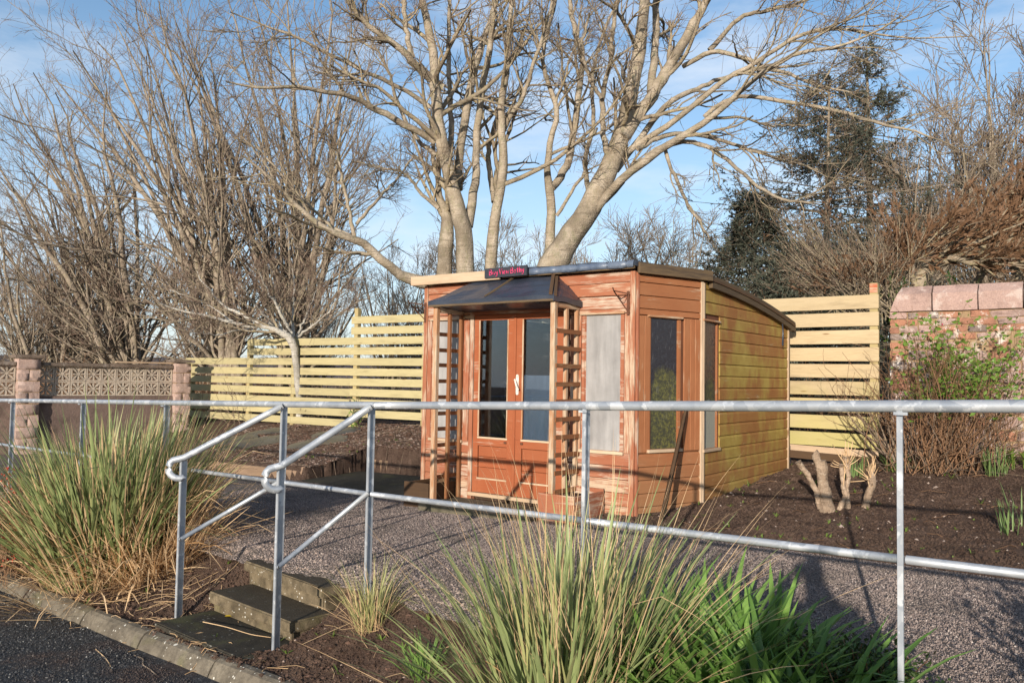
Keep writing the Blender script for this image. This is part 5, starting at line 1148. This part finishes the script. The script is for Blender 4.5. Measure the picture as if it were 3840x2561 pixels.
# --- bare trees further off: a few kinds, copied
def far_tree(name, label, loc, H, W, ns, group, mats=('bark_left', 'twig_grey'), r0=.10, n1=9, n2=7, n3=4):
    P, Rr = [], []
    for i in range(ns):
        a = random.uniform(0, 2*PI); q = math.sqrt(random.random())*W; e = np.array([q*math.cos(a), q*math.sin(a), H*(1-.35*(q/W)**2)*random.uniform(.8, 1)]); sb = np.array([random.uniform(-.3, .3), random.uniform(-.3, .3), 0])
        pts = [sb-[0, 0, .4], sb, sb+e*[.25, .25, .3], sb+e*[.55, .55, .62], sb+e]; p_, r_ = resample(pts, np.array([1.2, 1, .75, .5, .12])*r0*random.uniform(.7, 1.1), 16); p_[3:-1] += np.cumsum(rng.normal(0, .04, (12, 3)), 0)*.6; P.append(p_); Rr.append(r_)
    P, Rr = np.array(P), np.array(Rr); a1 = grow(P, Rr, n1, .25, .98, (.2, .42), (18, 50), .06, 8, .55, .012, .11); a2 = grow(*a1, n2, .15, 1, (.3, .6), (20, 50), .05, 5, .6, .008, .12); a3 = grow(*a2, n3, .2, 1, None, (20, 50), .08, 3, .7, .0075, .1, (.25, .7))
    o = bpy.data.objects.new(name, None); COL.objects.link(o); o.empty_display_size = .1; tag(o, label, 'tree', group); WM[o] = I4()
    put('trunk', MB().tubes(P, Rr, 6).mesh('trunk', M[mats[0]]), o); tag(put('branches', MB().tubes(*a1, 4).tubes(*a2, 3).mesh('branches', M[mats[0]]), o), kind='stuff'); tag(put('twigs', MB().tubes(*a3, 3).mesh('twigs', M[mats[1]]), o), kind='stuff')
    place(o, loc); return o
def place(o, loc, rot=0., s=1.): o.location = loc; o.rotation_euler = (0, 0, rot); o.scale = (s, s, s)
def dup(src, loc, rot, s, label):
    o = src.copy(); COL.objects.link(o); o['label'] = label
    for ch in src.children: c = ch.copy(); COL.objects.link(c); c.parent = o
    place(o, loc, rot, s); return o
gf = 'bare trees standing far behind the shed'; gxp = lambda px, Y: tuple(np.array([(px-1920)/F*Y, Y, .1]))
k1 = far_tree('far_tree', 'far bare tree showing just left of the shed roof ridge, between the pale stems', gxp(1850, 36), 9.0, 3.2, 9, gf); k2 = far_tree('far_tree', 'far bare tree seen right of the leaning pale tree, above the roof corner', gxp(2330, 34), 9.4, 3.4, 11, gf); k3 = far_tree('far_tree', 'tall slender bare tree right of the spruces', gxp(3440, 25), 10.2, 1.9, 12, gf, r0=.09)
for src, px, Y, rot, s, lab in ((k2, 1640, 38, 1.2, .9, 'far bare tree left of the pale stems, above the slatted fence'), (k1, 2080, 40, 2.2, 1.0, 'far bare tree in the gap between the two pale trees'), (k2, 2560, 36, 3.0, 1.0, 'far bare tree between the leaning pale tree and the bluish conifer'), (k1, 2760, 42, .5, 1.0, 'far bare tree half hidden behind the bluish conifer'), (k3, 3620, 26.5, 1.5, 1.12, 'second slender bare tree, over the browned conifer'),
                               (k3, 3800, 25, 2.6, 1.28, 'tall bare tree at the right edge of the picture'), (k1, 3290, 34, 1.9, 1.15, 'wide bare tree behind the taller spruce'), (k3, 3960, 26, .4, 1.3, 'bare tree cut by the right edge of the picture'), (k1, 1480, 36, .7, .85, 'far bare tree behind the tallest fence section'), (k2, 1180, 36, 2.7, .8, 'far bare tree low behind the middle fence section'),
                               (k1, 760, 38, 1.1, .85, 'far bare tree behind the screen wall pillar by the fence'), (k2, 420, 36, .2, .8, 'far bare tree behind the middle of the screen wall'), (k1, 120, 34, 3.1, .75, 'far bare tree behind the left block pillar'), (k2, -160, 33, 1.7, .8, 'far bare tree cut by the left edge of the picture'), (k1, 260, 46, .9, .9, 'farthest bare tree on the left, near the far hillside')):
    dup(src, gxp(px, Y), rot, s, lab)
# --- spruces
def spruce(name, label, loc, H, W, z0, lean=0., dens=1., brown=.25, group=None, top=.12):
    t = thing(name, loc, label, 'conifer', group); L = np.array(loc); tr = np.array([L+[lean*k, 0, H*k] for k in np.linspace(0, 1, 12)]); MB().tubes(tr, np.linspace(.16, .015, 12)*H/9, 8).build('trunk', M['bark_left'], t)
    n = int(150*dens); k = np.sort(rng.random(n)**1.35); hz = z0+(H-z0)*k; ln = W*(np.minimum((1-k)**.75*1.15, .35+.65*k+.25)+top*.5)*rng.uniform(.55, 1.1, n)*(.85+.3*np.sin(hz*2.2)); az = U(0, 2*PI, n)
    P = np.zeros((n, 8, 3)); P[:, 0] = L+np.stack([lean*hz/H, 0*hz, hz], -1); el = rng.normal(.12, .18, n)
    for j in range(1, 8): el_ = el-.05*j+.035*j*(j > 4); P[:, j] = P[:, j-1]+(ln/7)[:, None]*np.stack([np.cos(az)*np.cos(el_), np.sin(az)*np.cos(el_), np.sin(el_)], -1)
    Rr = np.linspace(.022, .006, 8)[None]*np.ones((n, 1)); MB().tubes(P, Rr, 4).build('branches', M['bark_left'], t)
    b1 = grow(P, Rr, 9, .25, 1, None, (30, 65), -.01, 5, .7, .004, .08, (.2, .62)); b2 = grow(*b1, 3, .2, .9, None, (30, 60), 0, 3, .7, .003, .08, (.10, .26)); tag(MB().tubes(*b1, 3).build('twigs', M['twig'], t), kind='stuff')
    for nm, mt, Q, m in (('needles', 'needle', b2[0], 6), ('needles', 'needle', b1[0], 12), ('brown_needles', 'needle_br', b1[0][:: 3], 9)):
        Q = Q[rng.random(len(Q)) < (1 if mt == 'needle' else brown*2.4)]; B = len(Q); k_ = Q.shape[1]; u = rng.random((B, m))*(k_-1); i = np.clip(u.astype(int), 0, k_-2); w_ = (u-i)[..., None]; bi = np.arange(B)[:, None]; pp = (Q[bi, i]*(1-w_)+Q[bi, i+1]*w_).reshape(-1, 3); tn = (Q[bi, i+1]-Q[bi, i]).reshape(-1, 3); tn /= np.linalg.norm(tn, axis=1, keepdims=True)+1e-9
        d = tn*.75+rng.normal(0, .42, tn.shape); sd = np.cross(d, rng.normal(0, 1, d.shape)); sd /= np.linalg.norm(sd, axis=1, keepdims=True); s_ = U(.05, .11, len(pp))[:, None]
        V = np.stack([pp-sd*.015, pp+sd*.015, pp+d*s_], 1); mb = MB(); ii = np.arange(len(pp)*3).reshape(-1, 3); mb.add(V.reshape(-1, 3), ii[:, [0, 1, 2, 2]]); tag(mb.build(nm, M[mt], t), kind='stuff')
    return t
gs = 'spruces behind the right fence'
spruce('spruce_tree', 'dark spruce with a bushy top right of the leaning pale tree', (9.2, 24.0, .2), 10.4, 4.9, 1.6, .2, 2.0, .55, gs); spruce('spruce_tree', 'taller thin-topped spruce just right of the bushier one', (11.6, 26, .2), 12.2, 3.4, 3.0, -.2, 1.35, .7, gs)
spruce('spruce_tree', 'low bluish spruce just over the curved shed roof', (6.0, 20.5, .2), 6.0, 2.9, .6, .2, 1.7, .2, gs); spruce('spruce_tree', 'lowest dark spruce between the shed roof and the tan fence', (6.2, 17.6, .2), 4.2, 2.1, .5, .2, 1.4, .3, gs)
# --- browned leaning conifer over the stone wall, and the rusty shrub before it
def sprays(mb, P, m, size, mi=0):
    B, k_, _ = P.shape; u = (.25+.75*rng.random((B, m)))*(k_-1); i = np.clip(u.astype(int), 0, k_-2); w_ = (u-i)[..., None]; bi = np.arange(B)[:, None]; pp = (P[bi, i]*(1-w_)+P[bi, i+1]*w_).reshape(-1, 3); tn = (P[bi, i+1]-P[bi, i]).reshape(-1, 3); tn /= np.linalg.norm(tn, axis=1, keepdims=True)+1e-9
    d = tn*.9+rng.normal(0, .35, tn.shape); sd = np.cross(d, rng.normal(0, 1, d.shape)); sd /= np.linalg.norm(sd, axis=1, keepdims=True); s_ = U(.5, 1.4, len(pp))[:, None]*size
    V = np.stack([pp, pp+d*s_*.5+sd*s_*.16, pp+d*s_, pp+d*s_*.5-sd*s_*.16], 1); ii = np.arange(len(pp)*4).reshape(-1, 4); return mb.add(V.reshape(-1, 3), ii)
D0 = 13.0; bc = thing('leaning_conifer', at(3420, 1130, D0), 'wind-blown browned conifer leaning over the right end of the stone wall', 'conifer'); LM = []
for pts, d0, d1 in (([(3440, 1140, 30), (3450, 1040, 28), (3500, 985, 26), (3590, 950, 22), (3700, 930, 18), (3860, 890, 14), (4050, 830, 10)], 0, .3), ([(3590, 955, 16), (3660, 910, 14), (3750, 850, 12), (3850, 770, 10), (3960, 640, 7)], 0, .2), ([(3560, 965, 12), (3640, 985, 11), (3760, 990, 9), (3960, 970, 7)], 0, -.8), ([(3640, 1100, 16), (3680, 1030, 13), (3730, 950, 11), (3840, 850, 8), (3960, 740, 6)], .4, .1), ([(3800, 1100, 16), (3820, 1000, 13), (3870, 880, 11), (3920, 760, 8)], .6, .6), ([(3480, 1010, 12), (3520, 960, 10), (3600, 900, 8), (3720, 810, 6), (3830, 700, 4)], 0, .5), ([(3440, 1080, 12), (3400, 1010, 9), (3420, 950, 7), (3500, 890, 5)], 0, -.3)):
    LM.append((pts, d0, d1))
lt_ = trace(LM, lambda x, y: (x, y), 1, D0, 1); MB().tubes(*lt_, 8).build('trunk', M['bark_branch'], bc)
l1 = grow(*lt_, 30, .15, 1, None, (12, 40), .03, 7, .5, .006, .09, (.4, 1.0)); l2 = grow(*l1, 7, .1, 1, None, (15, 40), .03, 5, .6, .004, .08, (.2, .5)); MB().tubes(*l1, 4).build('branches', M['bark_branch'], bc); MB().tubes(*l2, 3).build('twigs', M['stem_red'], bc)
hi = l2[0][:, 0, 2]; k_ = (hi > 2.95+.25*np.clip(l2[0][:, 0, 0]-6.5, 0, 3)) & (rng.random(len(hi)) < .6); tag(sprays(MB(), l2[0][k_], 16, .085).build('brown_sprays', M['rustleaf'], bc), kind='stuff'); tag(sprays(MB(), l2[0][~k_][::2], 9, .08).build('brown_needles', M['needle_br'], bc), kind='stuff')
Q = branchlets(np.stack([U(5.6, 9.2, 160), D0-.6+rng.normal(0, .25, 160), U(1.9, 2.6, 160)], -1), 160, (.25, .6), .9, .05, 5); tag(sprays(MB(), Q, 22, .09).build('green_sprays', M['dkgreen'], bc), kind='stuff')
D1 = 12.4; rb = thing('rusty_shrub', at(3280, 1150, D1), 'shrub of long tan arching stems with rust-coloured tips behind the tan fence post', 'shrub')
bs = np.array(at(3290, 1180, D1)); n = 150; tg = np.stack([np.array(at(a, b, D1+c)) for a, b, c in zip(U(2900, 3420, n), U(800, 1060, n), rng.normal(0, .5, n))])
P = np.zeros((n, 9, 3)); b0 = bs+rng.normal(0, .22, (n, 3))*[1.3, 1, .3]; u = np.linspace(0, 1, 9); ctrl = b0*.5+tg*.5+np.array([0, 0, -.18])
P = ((1-u)**2)[None, :, None]*b0[:, None]+(2*u*(1-u))[None, :, None]*ctrl[:, None]+(u**2)[None, :, None]*tg[:, None]; P[:, 1:-1] += rng.normal(0, .012, (n, 7, 3)); Rr = np.linspace(.011, .004, 9)[None].repeat(n, 0); MB().tubes(P, Rr, 4).build('stems', M['bark_branch'], rb)
l1 = grow(P, Rr, 6, .35, 1, None, (15, 45), .05, 5, .6, .003, .1, (.2, .55)); MB().tubes(*l1, 3).build('twigs', M['twig'], rb); kk = vnoise(l1[0][:, 0, 0]*1.8, l1[0][:, 0, 2]*1.8, 31) > .52; tag(sprays(MB(), l1[0][kk & (l1[0][:, 0, 2] > 2.75)], 10, .06).build('rusty_sprays', M['rustleaf'], rb), kind='stuff')
# --- undergrowth beyond the walls and fences
def thicket(name, x0, x1, y0, y1, z0, n, h, m):
    b = np.stack([U(x0, x1, n), U(y0, y1, n), np.full(n, z0)], -1); P = branchlets(b, n, (h*.5, h), .45, .02, 5, .16); Rr = np.linspace(.009, .004, 5)[None].repeat(n, 0); q = grow(P, Rr, 4, .3, 1, None, (20, 60), .03, 4, .7, .004, .12, (.2, .6)); return tag(MB().tubes(P, Rr, 3).tubes(*q, 3).build(name, M[m]), kind='stuff')
thicket('undergrowth', -19, -6.5, 19.5, 27, -.1, 1500, 1.7, 'stem_red'); thicket('undergrowth', -6.5, 2.5, 18, 25, .1, 800, 1.1, 'twig'); thicket('undergrowth', 3.2, 10, 12.7, 16, .2, 700, 1.3, 'stem_red')
mb = MB(); n = 2600; xx = np.concatenate([U(-9, 2, n//2), U(3.4, 8, n//2)]); yy = np.where(xx < 2.5, 16.5+(2-xx)*.45+U(0, 2.5, n), U(12.2, 14, n)); blades(mb, np.stack([xx, yy, np.full(n, .15)], -1), U(0, 2*PI, n), U(.1, .7, n), U(.2, 1, n), U(.3, .65, n), U(.01, .02, n), 0, 5); tag(mb.build('rough_grass', M['dkgreen']), kind='stuff')

# ================================================================== LITTER
def stones(name, XY, size, mat, sink=.35, parent=None, zfun=None, flat=.6):
    n = len(XY); z = G(XY[:, 0], XY[:, 1]) if zfun is None else zfun(XY[:, 0], XY[:, 1]); s = size*np.exp(rng.normal(0, .4, n)); V = oc[None]*s[:, None, None]*rng.uniform(.65, 1.25, (n, 6, 1))*np.array([1, 1, flat]); a = U(0, PI, n); c_, s_ = np.cos(a)[:, None], np.sin(a)[:, None]
    V = np.stack([V[..., 0]*c_-V[..., 1]*s_, V[..., 0]*s_+V[..., 1]*c_, V[..., 2]+.4*V[..., 0]*rng.normal(0, .5, (n, 1))], -1)+np.stack([XY[:, 0], XY[:, 1], z+s*flat*(1-2*sink)*.5], -1)[:, None]
    F0 = np.array(of)[None]+(np.arange(n)*6)[:, None, None]; mb = MB(); mb.add(V.reshape(-1, 3), F0.reshape(-1, 4), False); return tag(mb.build(name, M[mat]), kind='stuff')
def area(n, s0, s1, n0, n1): s = U(s0, s1, n); q = U(n0, n1, n); return np.stack([TS[0]*s+TN[0]*q, TS[1]*s+TN[1]*q], -1)
XY = area(5200, -16, -8.4, 6.9, 11); stones('stone_chips', XY, .015, 'chips_bed'); stones('bark_chips', area(9000, -16, -8.4, 6.9, 11), .022, 'chips_dark', .2, flat=.35)
XY = area(900, -5.2, 3, 6.45, 11.5); stones('pebbles', XY, .011, 'chips'); stones('soil_crumbs', area(5000, -5.2, 3, 6.2, 11.5), .016, 'soil')
XY = area(700, -10, .5, 2.45, 3.35); stones('pebbles', XY, .008, 'chips'); stones('soil_crumbs', area(6500, -10, .5, 2.5, 3.4), .013, 'soil'); stones('bark_chips', area(1500, -10, .5, 2.5, 3.4), .012, 'chips_dark', .2, flat=.4)
# loosened aggregate along the rim of the path
s = U(-9.5, .4, 14000); o_ = np.abs(rng.normal(0, .15, 14000)); q = pedge(s)-.05+o_; XY = np.stack([TS[0]*s+TN[0]*q, TS[1]*s+TN[1]*q], -1); stones('rim_stones', XY, .0075, 'chips', .3, zfun=lambda x, y: zpath(sn(x, y)[0])-.03*ss(.03, -.06, sn(x, y)[1]-pedge(sn(x, y)[0]))-.003)
# the aggregate itself: small angular stones standing proud of the path, as far as they can be told apart
def chips(name, s, q, size, mat, zf):
    n = len(s); X, Y = TS[0]*s+TN[0]*q, TS[1]*s+TN[1]*q; h = size*np.exp(rng.normal(0, .25, n)); b = np.array([(1, 0), (.1, 1), (-1, .1), (-.1, -1)])
    a = U(0, PI, n); c_, s_ = np.cos(a)[:, None], np.sin(a)[:, None]; bx = b[None]*h[:, None, None]*rng.uniform(.7, 1.2, (n, 4, 1)); V = np.zeros((n, 6, 3)); V[:, :4, 0] = bx[..., 0]*c_-bx[..., 1]*s_; V[:, :4, 1] = bx[..., 0]*s_+bx[..., 1]*c_; V[:, :4, 2] = -.004
    V[:, 4] = np.stack([h*.45*rng.normal(0, .6, n)+.25*h, h*rng.normal(0, .35, n), h*U(.55, 1., n)], -1); V[:, 5] = np.stack([h*.45*rng.normal(0, .6, n)-.35*h, h*rng.normal(0, .35, n), h*U(.5, .95, n)], -1)
    V += np.stack([X, Y, zf(X, Y, s)], -1)[:, None]; F0 = np.array([(0, 1, 4, 4), (1, 5, 4, 4), (1, 2, 5, 5), (2, 3, 5, 5), (3, 4, 5, 5), (3, 0, 4, 4)])[None]+(np.arange(n)*6)[:, None, None]
    mb = MB(); mb.add(V.reshape(-1, 3), F0.reshape(-1, 4)); return tag(mb.build(name, M[mat]), kind='stuff')
n = 170000; s = -10+10.6*rng.random(n)**.75; q = pedge(s)-.02+(pfar(s)-pedge(s))*rng.random(n); chips('path_aggregate', s, q, .0055, 'aggregate', lambda X, Y, s: zpath(s)+.001)
n = 26000; s = U(-5., 1.5, n); q = 6.32+4.5*rng.random(n)**1.6; chips('soil_crumbs', s, q, .014, 'soil', lambda X, Y, s: G(X, Y)-.001); n = 16000; s = U(-9, .5, n); q = U(2.55, 3.45, n); chips('soil_crumbs', s, q, .011, 'soil', lambda X, Y, s: G(X, Y)-.001)
n = 26000; s = U(-8.5, -2.5, n); q = 2.38-1.6*rng.random(n)**1.3; chips('road_chippings', s, q, .006, 'road', lambda X, Y, s: zpath(s)-.4835)
# straw, fallen stalks and twigs on the beds
def straws(name, XY, L, r, mat, up=.02):
    n = len(XY); z = G(XY[:, 0], XY[:, 1])+.012; a = U(0, 2*PI, n); l = U(*L, n); P = np.zeros((n, 4, 3)); P[:, 0] = np.stack([XY[:, 0], XY[:, 1], z], -1)
    for j in range(1, 4): a = a+rng.normal(0, .25, n); x, y = P[:, j-1, 0]+np.cos(a)*l/3, P[:, j-1, 1]+np.sin(a)*l/3; P[:, j] = np.stack([x, y, G(x, y)+.012+up*rng.random(n)], -1)
    return tag(MB().tubes(P, np.full((n, 4), r), 3).build(name, M[mat]), kind='stuff')
straws('fallen_straw', area(260, -8.5, -4.9, 2.5, 3.3), (.1, .35), .0025, 'straw'); straws('fallen_straw', area(90, -4.6, 0, 2.5, 3.3), (.08, .3), .002, 'straw'); straws('fallen_twigs', area(130, -5, 2, 6.3, 11), (.08, .3), .003, 'stem_red'); straws('fallen_twigs', area(420, -16, -8.5, 6.8, 10.8), (.1, .5), .004, 'twig')
# seedlings
def seedlings(n, s0, s1, n0, n1, sz=(.03, .07)):
    XY = area(n, s0, s1, n0, n1); m = 5; b = np.repeat(np.stack([XY[:, 0], XY[:, 1], G(XY[:, 0], XY[:, 1])], -1), m, 0); N = n*m
    return tag(blades(MB(), b, U(0, 2*PI, N), U(.2, 1.2, N), U(.2, .9, N), np.repeat(U(*sz, n), m)*U(.7, 1.2, N), U(.008, .016, N), 0, 4).build('seedlings', M['weed']), kind='stuff')
seedlings(130, -5, 2, 6.4, 8.6, (.015, .06)); seedlings(50, -5, 2, 8.6, 11, (.03, .1)); seedlings(70, -9, 0, 2.5, 3.3); seedlings(40, -12, -8.5, 6.7, 9); seedlings(14, -7, -3, 3.3, 3.5, (.04, .09))
# torn weed membrane showing in the stony bed
mb = MB()
for px, py, L, W in ((1190, 1660, .7, .3), (1260, 1620, .6, .25), (960, 1660, .8, .35), (1000, 1620, .6, .25), (880, 1650, .6, .3)):
    p = gpos(px, py); u, v = np.meshgrid(np.linspace(-1, 1, 9), np.linspace(-1, 1, 6)); x = p[0]+u*L*.75-v*W*.3; y = p[1]+v*W*1.4+u*.1; z = G(x, y)+.035+.03*(vnoise(x*5, y*5, 41)-.5)-.05*(u**4+v**4)/2
    i = np.arange(54).reshape(6, 9); mb.add(np.stack([x, y, z], -1), np.stack([i[:-1, :-1], i[:-1, 1:], i[1:, 1:], i[1:, :-1]], -1).reshape(-1, 4), True)
tag(mb.build('weed_membrane', M['felt']), kind='stuff')
# single fallen things on the road and the foot slab
def stick(name, pix, r, mat, lab, dz=.006, zf=None):
    P = []
    for px, py in pix: 
        p = gpos(px, py); p[2] += dz+.012; P.append(p)
    q, rr = resample(P, [r]*len(P), 4*len(P)); return tag(MB().tubes(q, rr*np.linspace(1, .6, len(q)), 5).build(name, M[mat]), lab, 'twig')
stick('twig', [(358, 2443), (392, 2472), (412, 2500), (418, 2527)], .004, 'straw', 'curved straw-coloured twig lying on the dark road')
stick('twig', [(503, 2466), (540, 2480), (534, 2503), (560, 2518), (586, 2540)], .006, 'twig_grey', 'kinked grey twig lying on the road near the kerb')
stick('fallen_stalk', [(760, 2364), (850, 2384), (940, 2414), (1015, 2425)], .0035, 'straw', 'long dry stalk lying across the foot slab below the steps', .05)
p = gpos(865, 2336); tag(blades(MB(), np.array([p+[-.045, 0, .052]]), np.array([-.1]), np.array([1.45]), np.array([.2]), np.array([.12]), np.array([.045]), 0, 6).build('fallen_leaf', M['yellow']), 'single yellow leaf lying on the foot slab below the steps', 'leaf')

# ================================================================== BEHIND THE CAMERA: what throws the shadows on the path
def person(loc, label):
    t = thing('person', loc, label, 'person'); bm = bmesh.new(); sk = bm.verts.layers.skin.verify()
    J = {'pel': (0, 0, .95, .15, .11), 'sp': (0, .01, 1.15, .14, .11), 'ch': (0, .0, 1.36, .17, .12), 'nk': (0, .02, 1.50, .06, .06), 'hd0': (0, .05, 1.58, .07, .08), 'hd1': (0, .05, 1.70, .085, .10), 'hd2': (0, .04, 1.77, .06, .07)}
    for s, n in ((-1, 'l'), (1, 'r')):
        J.update({n+'sh': (s*.19, 0, 1.44, .065, .065), n+'el': (s*.29, .10, 1.20, .05, .05), n+'wr': (s*.12, .20, 1.52, .035, .035), n+'ha': (s*.08, .23, 1.60, .04, .03), n+'hp': (s*.10, 0, .88, .10, .10), n+'kn': (s*.13, .02, .50, .065, .07), n+'an': (s*.15, 0, .09, .045, .05), n+'ft': (s*.17, .16, .045, .045, .04)})
    vv = {}
    for k, (x, y, z, a, b) in J.items(): v = bm.verts.new((x, y, z)); v[sk].radius = (a, b); vv[k] = v
    E2 = [('pel', 'sp'), ('sp', 'ch'), ('ch', 'nk'), ('nk', 'hd0'), ('hd0', 'hd1'), ('hd1', 'hd2')]
    for n in 'lr': E2 += [('ch', n+'sh'), (n+'sh', n+'el'), (n+'el', n+'wr'), (n+'wr', n+'ha'), ('pel', n+'hp'), (n+'hp', n+'kn'), (n+'kn', n+'an'), (n+'an', n+'ft')]
    for a, b in E2: bm.edges.new((vv[a], vv[b]))
    vv['pel'][sk].use_root = True; me = bpy.data.meshes.new('body'); bm.to_mesh(me); bm.free(); o = bpy.data.objects.new('body', me); COL.objects.link(o); o.modifiers.new('s', 'SKIN'); o.modifiers.new('u', 'SUBSURF').levels = 1; o.modifiers['u'].render_levels = 1
    dg = bpy.context.evaluated_depsgraph_get(); m2 = bpy.data.meshes.new_from_object(o.evaluated_get(dg)); bpy.data.objects.remove(o); m2.materials.clear(); m2.materials.append(M['cloth']); m2.name = 'body'
    put('body', m2, t); cb = MB(); cb.box(-.065, .065, .22, .26, 1.595, 1.68); cb.tubes(np.array([[0, .26, 1.637], [0, .275, 1.637]]), np.array([.035, .035]), 12); put('camera', cb.mesh('camera', M['black']), t); return t
pp_ = person((-.07, -.36, float(zpath(0))-.484), 'photographer in dark clothing standing on the road, seen only by the shadow on the path'); pp_.scale = (1.05, 1.05, 1.06)
c9 = np.array([2.22, 2.36]); s9 = thing('unseen_shrub', (*c9, gz(*c9)), 'dense shrub unseen beyond the right edge, added to cast a shadow on the path', 'shrub')  # shrub out of view, added for the shadow it casts on the path
P = branchlets(np.array([*c9, gz(*c9)])+rng.normal(0, .09, (110, 3))*[1, 1, .1], 110, (.4, .8), .25, .02, 7, .1); tag(MB().tubes(P, np.full(P.shape[:2], .005), 4).build('stems', M['twig'], s9), kind='stuff'); pts = P[:, 2:].reshape(-1, 3); tag(leaflets(MB(), pts[rng.integers(0, len(pts), 5000)]+rng.normal(0, .04, (5000, 3)), .05).build('leaves', M['dkgreen'], s9), kind='stuff')
